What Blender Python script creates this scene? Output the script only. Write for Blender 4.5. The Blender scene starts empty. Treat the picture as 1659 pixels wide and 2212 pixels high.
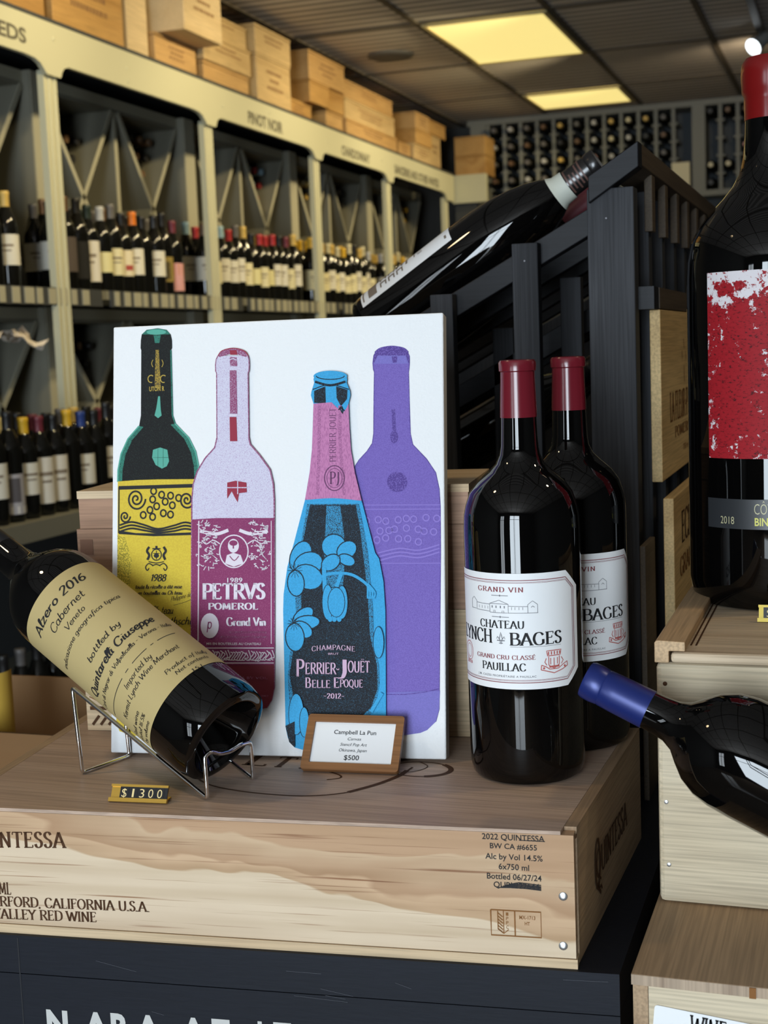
import bpy, math, random
from mathutils import Vector, Matrix
random.seed(7)
scn = bpy.context.scene
C = scn.collection
PI = math.pi
# ------------------------------------------------------------------ camera, light, exposure
CH = 1.40
Rr = Vector((0.9460152, 0.3217555, -0.0390972)); Ru = Vector((-0.0007968, 0.122933, 0.9924147)); Rf = Vector((-0.3241212, 0.9388082, -0.1165528))
cam = bpy.data.cameras.new('camera'); co = bpy.data.objects.new('camera', cam); C.objects.link(co)
co.matrix_world = Matrix(((Rr.x, Ru.x, -Rf.x, 0), (Rr.y, Ru.y, -Rf.y, 0), (Rr.z, Ru.z, -Rf.z, CH), (0, 0, 0, 1)))
cam.sensor_fit = 'VERTICAL'; cam.sensor_height = 24; cam.sensor_width = 18; cam.lens = 24 * 3000 / 2212
cam.clip_start = 0.05; cam.clip_end = 60
cam.dof.use_dof = True; cam.dof.focus_distance = 1.24; cam.dof.aperture_fstop = 7.5
scn.camera = co
scn.view_settings.view_transform = 'Standard'; scn.view_settings.look = 'None'
scn.view_settings.exposure = 0.0; scn.view_settings.gamma = 1.0; scn.view_settings.use_curve_mapping = False
scn.cycles.max_bounces = 7; scn.cycles.diffuse_bounces = 3; scn.cycles.glossy_bounces = 4; scn.cycles.sample_clamp_indirect = 4.0
scn.cycles.caustics_reflective = False; scn.cycles.caustics_refractive = False
W = bpy.data.worlds.new('world'); scn.world = W; W.use_nodes = True
W.node_tree.nodes['Background'].inputs[0].default_value = (0.55, 0.68, 0.85, 1); W.node_tree.nodes['Background'].inputs[1].default_value = 1.0

def lamp(name, kind, loc, target, energy, color, **kw):
    l = bpy.data.lights.new(name, kind); l.energy = energy; l.color = color
    for k, v in kw.items(): setattr(l, k, v)
    o = bpy.data.objects.new(name, l); C.objects.link(o); o.location = loc
    d = Vector(target) - Vector(loc); o.rotation_euler = d.to_track_quat('-Z', 'Y').to_euler()
    return o
# daylight through the glazed shop front behind the camera
lamp('daylight', 'AREA', (-0.30, -3.42, 1.26), (-0.30, 0, 1.26), 225, (0.80, 0.91, 1.0), shape='RECTANGLE', size=1.5, size_y=2.45)
lamp('side_fill', 'AREA', (-3.6, -3.42, 1.5), (-3.6, 0, 1.5), 34, (0.86, 0.94, 1.0), shape='RECTANGLE', size=0.9, size_y=1.9)  # fill light from the left, added behind an unseen second window
# warm track lamps over the aisle, aimed at the wall cabinets
for yy, en in ((3.3, 40), (4.35, 40), (5.4, 40), (6.45, 40), (7.5, 40), (8.5, 18)):
    lamp('track_light', 'SPOT', (-1.25, yy - 0.25, 2.76), (-2.5, yy, 2.05), en * 1.3, (1.0, 0.82, 0.47), spot_size=1.7, spot_blend=0.7, shadow_soft_size=0.05)
lamp('track_light', 'SPOT', (-1.6, 0.7, 2.75), (-0.95, 1.45, 1.0), 26, (1.0, 0.74, 0.42), spot_size=1.0, spot_blend=0.8, shadow_soft_size=0.08)
lamp('track_light', 'SPOT', (0.9, 1.7, 2.75), (-0.2, 1.75, 1.2), 22, (1.0, 0.8, 0.5), spot_size=1.0, spot_blend=0.8, shadow_soft_size=0.06)
lamp('track_light', 'SPOT', (-0.4, 7.2, 2.75), (-1.4, 9.1, 2.5), 14, (1.0, 0.8, 0.52), spot_size=1.6, spot_blend=0.9, shadow_soft_size=0.06)

# ------------------------------------------------------------------ materials
def mat(name, col, rough=0.6, metal=0.0, spec=0.5, emit=None, coat=0.0):
    m = bpy.data.materials.new(name); m.use_nodes = True
    b = m.node_tree.nodes['Principled BSDF']
    b.inputs['Base Color'].default_value = (*col, 1); b.inputs['Roughness'].default_value = rough
    b.inputs['Metallic'].default_value = metal; b.inputs['Specular IOR Level'].default_value = spec
    b.inputs['Coat Weight'].default_value = coat
    if emit:
        b.inputs['Emission Color'].default_value = (*emit[0], 1); b.inputs['Emission Strength'].default_value = emit[1]
    return m
class NT:
    def __init__(s, m): s.m = m; s.t = m.node_tree; s.b = s.t.nodes['Principled BSDF']
    def n(s, typ, **kw):
        x = s.t.nodes.new(typ)
        for k, v in kw.items():
            if k.startswith('i_'):
                key = k[2:]; x.inputs[int(key) if key.isdigit() else key.replace('_', ' ')].default_value = v
            else: setattr(x, k, v)
        return x
    def l(s, a, b): s.t.links.new(a, b)
    def coords(s, scale, rnd=False):
        tc = s.n('ShaderNodeTexCoord'); mp = s.n('ShaderNodeMapping'); mp.inputs['Scale'].default_value = scale
        if rnd:
            oi = s.n('ShaderNodeObjectInfo'); cx = s.n('ShaderNodeCombineXYZ')
            mu = s.n('ShaderNodeMath', operation='MULTIPLY', i_1=7.0); s.l(oi.outputs['Random'], mu.inputs[0])
            for i in range(3): s.l(mu.outputs[0], cx.inputs[i])
            ad = s.n('ShaderNodeVectorMath', operation='ADD'); s.l(tc.outputs['Object'], ad.inputs[0]); s.l(cx.outputs[0], ad.inputs[1])
            s.l(ad.outputs[0], mp.inputs[0])
        else: s.l(tc.outputs['Object'], mp.inputs[0])
        return mp.outputs[0]
    def ramp(s, fac, stops, interp='LINEAR'):
        r = s.n('ShaderNodeValToRGB'); r.color_ramp.interpolation = interp
        while len(r.color_ramp.elements) < len(stops): r.color_ramp.elements.new(0.5)
        for e, (p, c) in zip(r.color_ramp.elements, stops): e.position = p; e.color = (*c, 1) if len(c) == 3 else c
        s.l(fac, r.inputs[0]); return r.outputs[0]
    def mix(s, fac, a, b, mode='MIX'):
        x = s.n('ShaderNodeMix', data_type='RGBA', blend_type=mode)
        for v, i in ((fac, 0), (a, 6), (b, 7)):
            if isinstance(v, (float, int)): x.inputs[i].default_value = v
            elif isinstance(v, tuple): x.inputs[i].default_value = (*v, 1)
            else: s.l(v, x.inputs[i])
        return x.outputs[2]
def wood(name, light, dark, axis=0, freq=40, rough=0.6, contrast=1.0, spec=0.3, rings=5.0, fine=0.25, knots=True):
    """plank grain running along axis 0/1/2; freq = growth lines per metre across"""
    m = mat(name, light, rough, spec=spec); t = NT(m)
    sc = [1.0, 1.0, 1.0]; sc[axis] = 0.09
    v = t.coords(tuple(sc), True)
    n1 = t.n('ShaderNodeTexNoise', i_Scale=rings, i_Detail=2.0, i_Roughness=0.5); t.l(v, n1.inputs['Vector'])
    mu = t.n('ShaderNodeMath', operation='MULTIPLY', i_1=freq / rings * 1.3); t.l(n1.outputs[0], mu.inputs[0])
    pp = t.n('ShaderNodeMath', operation='PINGPONG', i_1=1.0); t.l(mu.outputs[0], pp.inputs[0])
    pw = t.n('ShaderNodeMath', operation='POWER', i_1=2.2); t.l(pp.outputs[0], pw.inputs[0])
    sc2 = [420.0, 420.0, 420.0]; sc2[axis] = 9.0
    v2 = t.coords(tuple(sc2), True)
    n2 = t.n('ShaderNodeTexNoise', i_Scale=1.0, i_Detail=2.0); t.l(v2, n2.inputs['Vector'])
    n3 = t.n('ShaderNodeTexNoise', i_Scale=3.0, i_Detail=3.0); t.l(v, n3.inputs['Vector'])
    mid = tuple((a + b) / 2 for a, b in zip(light, dark))
    fc = t.n('ShaderNodeMath', operation='MULTIPLY', i_1=contrast); t.l(pw.outputs[0], fc.inputs[0])
    c = t.mix(fc.outputs[0], light, dark)
    f3 = t.ramp(n3.outputs[0], ((0.35, (0, 0, 0)), (0.7, (0.6, 0.6, 0.6))))
    c = t.mix(f3, c, mid)
    fr = t.ramp(n2.outputs[0], ((0.35, (1 - fine,) * 3), (0.62, (1.0, 1.0, 1.0))))
    c = t.mix(1.0, c, fr, 'MULTIPLY')
    t.l(c, t.b.inputs['Base Color'])
    bp = t.n('ShaderNodeBump', i_Strength=0.08, i_Distance=0.001); t.l(n2.outputs[0], bp.inputs['Height']); t.l(bp.outputs[0], t.b.inputs['Normal'])
    return m
def speckle(name, a, b, thr=0.5, scale=900, rough=0.7, soft=0.03, stretch=(1, 1, 1)):
    """printed ink with a grainy stencil break-up"""
    m = mat(name, a, rough, spec=0.25); t = NT(m)
    n = t.n('ShaderNodeTexNoise', i_Scale=scale, i_Detail=1.0); t.l(t.coords(stretch), n.inputs['Vector'])
    t.l(t.ramp(n.outputs[0], ((thr - soft, a), (thr + soft, b))), t.b.inputs['Base Color'])
    return m
M = {}
M['glass'] = mat('dark_bottle_glass', (0.0015, 0.0014, 0.0014), 0.022, spec=0.45)
M['glass_bg'] = mat('bottle_glass', (0.006, 0.006, 0.005), 0.08, spec=0.6)
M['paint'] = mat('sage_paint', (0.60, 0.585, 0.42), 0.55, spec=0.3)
M['paint_edge'] = mat('sage_paint_lit_edges', (0.42, 0.40, 0.30), 0.6, spec=0.3)  # same sage paint, kept lighter than the bins as painted-in light on front edges
M['paint_shaded'] = mat('sage_paint_shaded', (0.23, 0.22, 0.17), 0.6, spec=0.3)  # same sage paint, darkened to put the shade of the recesses into the colour
M['paint_dark'] = mat('dark_grey_paint', (0.06, 0.063, 0.065), 0.6, spec=0.3)
M['bin_back'] = mat('bin_back_paint', (0.09, 0.09, 0.085), 0.7, spec=0.2)
M['ink'] = mat('black_ink', (0.018, 0.018, 0.02), 0.6, spec=0.2)
M['burn'] = mat('burnt_brand_mark', (0.07, 0.03, 0.012), 0.7, spec=0.2)
M['burn2'] = mat('scorched_stamp', (0.23, 0.10, 0.03), 0.7, spec=0.2)
M['white_paper'] = mat('white_paper', (0.80, 0.81, 0.82), 0.55, spec=0.3)
M['cream_paper'] = mat('cream_paper', (0.74, 0.68, 0.52), 0.6, spec=0.2)
M['chrome'] = mat('chrome', (0.78, 0.78, 0.78), 0.08, metal=1.0)
M['gold'] = mat('gold_rail', (0.80, 0.50, 0.10), 0.28, metal=0.85)
M['black_plastic'] = mat('black_plastic', (0.012, 0.013, 0.016), 0.35)
M['gold_ink'] = mat('gold_ink', (0.78, 0.62, 0.30), 0.45)
M['steel'] = mat('steel_screw', (0.62, 0.63, 0.64), 0.3, metal=0.9)
M['maroon_ink'] = mat('maroon_ink', (0.25, 0.06, 0.07), 0.5, spec=0.3)
M['red_ink'] = mat('red_ink', (0.50, 0.12, 0.11), 0.5, spec=0.3)
M['grey_ink'] = mat('grey_ink', (0.16, 0.16, 0.18), 0.5, spec=0.3)
M['wood_pale'] = wood('pale_pine', (0.66, 0.51, 0.33), (0.50, 0.34, 0.19), 0, 60, contrast=0.7)
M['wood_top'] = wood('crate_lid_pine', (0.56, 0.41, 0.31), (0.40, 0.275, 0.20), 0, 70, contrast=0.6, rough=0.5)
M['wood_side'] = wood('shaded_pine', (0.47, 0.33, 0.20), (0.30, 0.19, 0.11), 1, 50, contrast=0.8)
M['wood_white'] = wood('whitewood', (0.66, 0.56, 0.40), (0.50, 0.40, 0.26), 0, 60, contrast=0.55)
M['wood_lid'] = wood('grooved_lid_pine', (0.72, 0.58, 0.41), (0.46, 0.34, 0.22), 0, 60, contrast=0.8)
M['wood_ply'] = wood('brown_plywood', (0.47, 0.32, 0.19), (0.34, 0.215, 0.12), 1, 30, contrast=0.6)
M['wood_end'] = wood('sawn_end_grain', (0.46, 0.35, 0.25), (0.27, 0.19, 0.13), 2, 160, contrast=0.8)
M['wood_rail'] = wood('orange_pine', (0.62, 0.43, 0.25), (0.40, 0.25, 0.13), 1, 50, contrast=0.8)
M['wood_red'] = wood('reddish_cedar', (0.43, 0.26, 0.17), (0.30, 0.16, 0.09), 0, 50, contrast=0.7)
M['wood_walnut'] = wood('walnut_veneer', (0.27, 0.125, 0.05), (0.19, 0.08, 0.03), 0, 120, contrast=0.5, rough=0.45)
M['wood_board'] = wood('honey_pine', (0.70, 0.50, 0.24), (0.50, 0.33, 0.14), 1, 45, contrast=0.8)
M['black_wood'] = wood('black_stained_wood', (0.0085, 0.009, 0.011), (0.065, 0.067, 0.074), 2, 22, contrast=0.85, rough=0.6, fine=0.35, spec=0.15)
M['black_wood_x'] = wood('black_stained_rail', (0.012, 0.0125, 0.015), (0.006, 0.006, 0.008), 0, 50, contrast=0.9, rough=0.5, fine=0.35, spec=0.2)
M['brown_stain'] = wood('brown_stained_wood', (0.085, 0.062, 0.040), (0.05, 0.036, 0.023), 1, 50, contrast=0.8, rough=0.6)
M['platform'] = wood('blue_black_painted_wood', (0.0085, 0.0105, 0.0165), (0.0065, 0.008, 0.0130), 0, 30, contrast=0.6, rough=0.55, fine=0.12, spec=0.2)
M['card'] = mat('brown_cardboard', (0.30, 0.18, 0.09), 0.85, spec=0.1)
M['crate_bg'] = [wood('crate_pine_%s' % k, a, b, 1, 30, contrast=0.7) for k, a, b in (
    ('amber', (0.60, 0.36, 0.13), (0.40, 0.20, 0.055)), ('straw', (0.66, 0.48, 0.25), (0.50, 0.33, 0.15)),
    ('pale', (0.72, 0.56, 0.34), (0.58, 0.42, 0.22)), ('honey', (0.62, 0.39, 0.17), (0.46, 0.26, 0.09)))]
def front_wood():
    """crate front: pale sapwood with a tan heartwood flame whose edge wanders"""
    m = mat('flame_figured_pine', (0.6, 0.5, 0.3), 0.55, spec=0.3); t = NT(m)
    v = t.coords((4.5, 1, 13.0))
    n = t.n('ShaderNodeTexNoise', i_Scale=1.0, i_Detail=3.0, i_Roughness=0.55, i_Distortion=0.5); t.l(v, n.inputs['Vector'])
    sx = t.n('ShaderNodeSeparateXYZ'); tc = t.n('ShaderNodeTexCoord'); t.l(tc.outputs['Object'], sx.inputs[0])
    z = t.n('ShaderNodeMath', operation='MULTIPLY_ADD', i_1=7.5, i_2=-0.22); t.l(sx.outputs[2], z.inputs[0])
    x = t.n('ShaderNodeMath', operation='MULTIPLY_ADD', i_1=0.9, i_2=0.12); t.l(sx.outputs[0], x.inputs[0])
    a = t.n('ShaderNodeMath', operation='ADD'); t.l(z.outputs[0], a.inputs[0]); t.l(n.outputs[0], a.inputs[1])
    b = t.n('ShaderNodeMath', operation='ADD'); t.l(a.outputs[0], b.inputs[0]); t.l(x.outputs[0], b.inputs[1])
    base = t.ramp(b.outputs[0], ((0.0, (0.56, 0.43, 0.30)), (0.555, (0.65, 0.52, 0.37)), (0.575, (0.47, 0.31, 0.18)), (0.70, (0.55, 0.37, 0.225)), (0.72, (0.41, 0.25, 0.14)), (0.94, (0.53, 0.37, 0.23)), (0.96, (0.45, 0.28, 0.16))))
    v2 = t.coords((7, 1, 420)); n2 = t.n('ShaderNodeTexNoise', i_Scale=1.0, i_Detail=2.0); t.l(v2, n2.inputs['Vector'])
    st = t.ramp(n2.outputs[0], ((0.27, (0.50, 0.36, 0.28)), (0.40, (1, 1, 1))))
    v3 = t.coords((2, 1, 60)); n3 = t.n('ShaderNodeTexNoise', i_Scale=1.0, i_Detail=2.0); t.l(v3, n3.inputs['Vector'])
    s3 = t.ramp(n3.outputs[0], ((0.3, (0.86, 0.82, 0.76)), (0.6, (1.06, 1.06, 1.06))))
    c = t.mix(1.0, base, st, 'MULTIPLY'); c = t.mix(1.0, c, s3, 'MULTIPLY'); t.l(c, t.b.inputs['Base Color'])
    return m
M['front'] = front_wood()
def canvas_mat():
    m = mat('primed_canvas', (0.80, 0.81, 0.82), 0.7, spec=0.25); t = NT(m)
    n = t.n('ShaderNodeTexNoise', i_Scale=420.0, i_Detail=2.0); t.l(t.coords((1, 1, 1)), n.inputs['Vector'])
    bp = t.n('ShaderNodeBump', i_Strength=0.35, i_Distance=0.0012); t.l(n.outputs[0], bp.inputs['Height']); t.l(bp.outputs[0], t.b.inputs['Normal'])
    return m
M['canvas'] = canvas_mat()
def tile_mat():
    m = mat('ribbed_ceiling_tile', (0.20, 0.18, 0.165), 0.9, spec=0.1); t = NT(m)
    sx = t.n('ShaderNodeSeparateXYZ'); tc = t.n('ShaderNodeTexCoord'); t.l(tc.outputs['Object'], sx.inputs[0])
    mu = t.n('ShaderNodeMath', operation='MULTIPLY', i_1=2 * PI / 0.085); t.l(sx.outputs[1], mu.inputs[0])
    si = t.n('ShaderNodeMath', operation='SINE'); t.l(mu.outputs[0], si.inputs[0])
    n = t.n('ShaderNodeTexNoise', i_Scale=1.5, i_Detail=3.0); t.l(tc.outputs['Object'], n.inputs['Vector'])
    a = t.ramp(si.outputs[0], ((0.05, (0.48, 0.48, 0.48)), (0.35, (1, 1, 1))))
    b = t.ramp(n.outputs[0], ((0.3, (0.78, 0.71, 0.65)), (0.7, (0.86, 0.80, 0.74))))
    t.l(t.mix(1.0, b, a, 'MULTIPLY'), t.b.inputs['Base Color'])
    return m
M['tile'] = tile_mat()
M['tbar'] = mat('ceiling_grid_bar', (0.13, 0.11, 0.085), 0.7, spec=0.2)
M['lightpanel'] = mat('lit_diffuser', (0.8, 0.7, 0.4), 0.5, emit=((1.0, 0.80, 0.27), 0.92))
M['spot_lens'] = mat('lit_lens', (0.9, 0.95, 1.0), 0.3, emit=((0.88, 0.96, 1.0), 3.5))
M['floor'] = wood('floor_boards', (0.17, 0.125, 0.09), (0.11, 0.08, 0.055), 1, 14, rough=0.10, spec=0.8)
M['wall'] = mat('grey_wall_paint', (0.10, 0.097, 0.09), 0.8, spec=0.2)
def colmat(name, c, rough=0.55, **k): 
    if name not in M: M[name] = mat(name, c, rough, **k)
    return M[name]

# ------------------------------------------------------------------ mesh builder
class MB:
    def __init__(s): s.v = []; s.f = []; s.m = []; s.mats = []; s.sm = []
    def mi(s, m):
        if isinstance(m, str): m = M[m]
        if m not in s.mats: s.mats.append(m)
        return s.mats.index(m)
    def add(s, vs, fs, m, smooth=False):
        o = len(s.v); s.v += [tuple(v) for v in vs]; i = s.mi(m)
        for f in fs: s.f.append([o + k for k in f]); s.m.append(i); s.sm.append(smooth)
    def box(s, a, b, m):
        (x0, y0, z0), (x1, y1, z1) = a, b
        s.add([(x0, y0, z0), (x1, y0, z0), (x1, y1, z0), (x0, y1, z0), (x0, y0, z1), (x1, y0, z1), (x1, y1, z1), (x0, y1, z1)],
              [(0, 3, 2, 1), (4, 5, 6, 7), (0, 1, 5, 4), (1, 2, 6, 5), (2, 3, 7, 6), (3, 0, 4, 7)], m)
    def hexa(s, q, m):   # 4 bottom corners (ccw) + 4 top corners
        s.add(q, [(0, 3, 2, 1), (4, 5, 6, 7), (0, 1, 5, 4), (1, 2, 6, 5), (2, 3, 7, 6), (3, 0, 4, 7)], m)
    def prism(s, pts, axis, a, b, m):   # outline pts (2-D) extruded along axis from a to b
        def P(p, h):
            if axis == 0: return (h, p[0], p[1])
            if axis == 1: return (p[0], h, p[1])
            return (p[0], p[1], h)
        n = len(pts); vs = [P(p, a) for p in pts] + [P(p, b) for p in pts]
        s.add(vs, [list(range(n))[::-1], list(range(n, 2 * n))] + [(i, (i + 1) % n, n + (i + 1) % n, n + i) for i in range(n)], m)
    def lathe(s, prof, m, seg=48, cap0=True, cap1=True, xf=None):
        vs = []; fs = []
        for r, z in prof:
            for k in range(seg): a = 2 * PI * k / seg; vs.append(Vector((r * math.cos(a), r * math.sin(a), z)))
        for i in range(len(prof) - 1):
            for k in range(seg): k2 = (k + 1) % seg; fs.append((i * seg + k, i * seg + k2, (i + 1) * seg + k2, (i + 1) * seg + k))
        if cap0: fs.append(list(range(seg))[::-1])
        if cap1: fs.append([(len(prof) - 1) * seg + k for k in range(seg)])
        if xf: vs = [xf @ v for v in vs]
        s.add(vs, fs, m, True)
    def tube(s, pts, r, m, seg=10, closed=False):
        pts = [Vector(p) for p in pts]; n = len(pts); vs = []; fs = []; prev = None
        for i, p in enumerate(pts):
            if closed: d = (pts[(i + 1) % n] - pts[i - 1])
            else: d = pts[min(i + 1, n - 1)] - pts[max(i - 1, 0)]
            d.normalize()
            if prev is None: a = d.orthogonal().normalized()
            else: a = (prev - d * prev.dot(d)).normalized()
            prev = a; b = d.cross(a)
            for k in range(seg): t = 2 * PI * k / seg; vs.append(p + a * (r * math.cos(t)) + b * (r * math.sin(t)))
        for i in range(n if closed else n - 1):
            for k in range(seg): k2 = (k + 1) % seg; j = (i + 1) % n; fs.append((i * seg + k, i * seg + k2, j * seg + k2, j * seg + k))
        if not closed: fs.append(list(range(seg))[::-1]); fs.append([(n - 1) * seg + k for k in range(seg)])
        s.add(vs, fs, m, True)
    def poly(s, pts, m, fm, e=0.0): s.add([fm(x, y, e) for x, y in pts], [list(range(len(pts)))], m)
    def ribbon(s, pts, w, m, fm, e=0.0, step=None):
        if step:
            q = [pts[0]]
            for a, b in zip(pts, pts[1:]):
                k = max(1, int(math.hypot(b[0] - a[0], b[1] - a[1]) / step))
                q += [(a[0] + (b[0] - a[0]) * i / k, a[1] + (b[1] - a[1]) * i / k) for i in range(1, k + 1)]
            pts = q
        n = len(pts); vs = []
        for i, p in enumerate(pts):
            a = pts[max(i - 1, 0)]; b = pts[min(i + 1, n - 1)]; dx, dy = b[0] - a[0], b[1] - a[1]; L = math.hypot(dx, dy) or 1
            nx, ny = -dy / L * w / 2, dx / L * w / 2
            vs += [fm(p[0] + nx, p[1] + ny, e), fm(p[0] - nx, p[1] - ny, e)]
        s.add(vs, [(2 * i, 2 * i + 1, 2 * i + 3, 2 * i + 2) for i in range(n - 1)], m)
    def glyphs(s, g, m, fm, x0, x1, y, h, e=0.0, skew=0.0, arch=0.0, ydir=0.0):
        vs, fs, w = g; sx = (x1 - x0) / w
        out = []
        for a, b in vs:
            X = x0 + a * sx + skew * b * h; u = a / w
            out.append(fm(X, y + b * h + arch * 4 * u * (1 - u) + ydir * u, e))
        s.add(out, fs, m)
    def build(s, name, parent=None, loc=None, rot=None, bevel=0.0, mat_only=None):
        me = bpy.data.meshes.new(name); me.from_pydata(s.v, [], s.f)
        for m in s.mats: me.materials.append(m)
        me.polygons.foreach_set('material_index', s.m); me.polygons.foreach_set('use_smooth', s.sm); me.update()
        if any(s.sm): me.set_sharp_from_angle(angle=math.radians(38))
        o = bpy.data.objects.new(name, me); C.objects.link(o)
        if loc: o.location = loc
        if rot: o.rotation_euler = rot
        if parent: o.parent = parent
        if bevel:
            b = o.modifiers.new('bevel', 'BEVEL'); b.width = bevel; b.segments = 2; b.limit_method = 'ANGLE'
        return o
def tag(o, label, cat, group=None, kind=None):
    if label: o['label'] = label
    if cat: o['category'] = cat
    if group: o['group'] = group
    if kind: o['kind'] = kind
    return o
def empty(name, loc=(0, 0, 0), rot=(0, 0, 0)):
    o = bpy.data.objects.new(name, None); C.objects.link(o); o.location = loc; o.rotation_euler = rot; o.empty_display_size = 0.05
    return o
def copy_tree(o, parent=None):
    c = o.copy(); C.objects.link(c)
    if parent: c.parent = parent
    for ch in list(KIDS.get(o.name, [])):
        d = copy_tree(ch, c)
        KIDS.setdefault(c.name, []).append(d)
    return c
KIDS = {}
def kid(p, o): KIDS.setdefault(p.name, []).append(o); return o
def struct(o): o['kind'] = 'structure'; return o
def plane_map(o, U, V, N=None):
    o, U, V = Vector(o), Vector(U), Vector(V); N = Vector(N) if N is not None else U.cross(V).normalized()
    return lambda x, y, e=0.0: o + U * x + V * y + N * e
def cyl_map(r):   # x = arc length from the bottle's -Y front, y = height
    return lambda x, y, e=0.0: Vector(((r + e) * math.sin(x / r), -(r + e) * math.cos(x / r), y))

# ------------------------------------------------------------------ lettering
_bf = {}
def sans(txt, bold=0.0, track=1.0):
    key = (txt, bold, track)
    if key in _bf: return _bf[key]
    def ev(body):
        cu = bpy.data.curves.new('lettering', 'FONT'); cu.body = body; cu.size = 1; cu.resolution_u = 3; cu.offset = bold; cu.space_character = track
        ob = bpy.data.objects.new('lettering', cu); C.objects.link(ob)
        me = ob.evaluated_get(bpy.context.evaluated_depsgraph_get()).to_mesh()
        vs = [(v.co.x, v.co.y) for v in me.vertices]; fs = [list(p.vertices) for p in me.polygons]
        ob.to_mesh_clear(); C.objects.unlink(ob); bpy.data.objects.remove(ob); bpy.data.curves.remove(cu)
        return vs, fs
    if 'H' not in _bf: _bf['H'] = max(v[1] for v in ev('H')[0])
    H = _bf['H']; vs, fs = ev(txt); x0 = min(v[0] for v in vs); x1 = max(v[0] for v in vs)
    g = ([((x - x0) / H, y / H) for x, y in vs], fs, (x1 - x0) / H); _bf[key] = g
    return g
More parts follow.
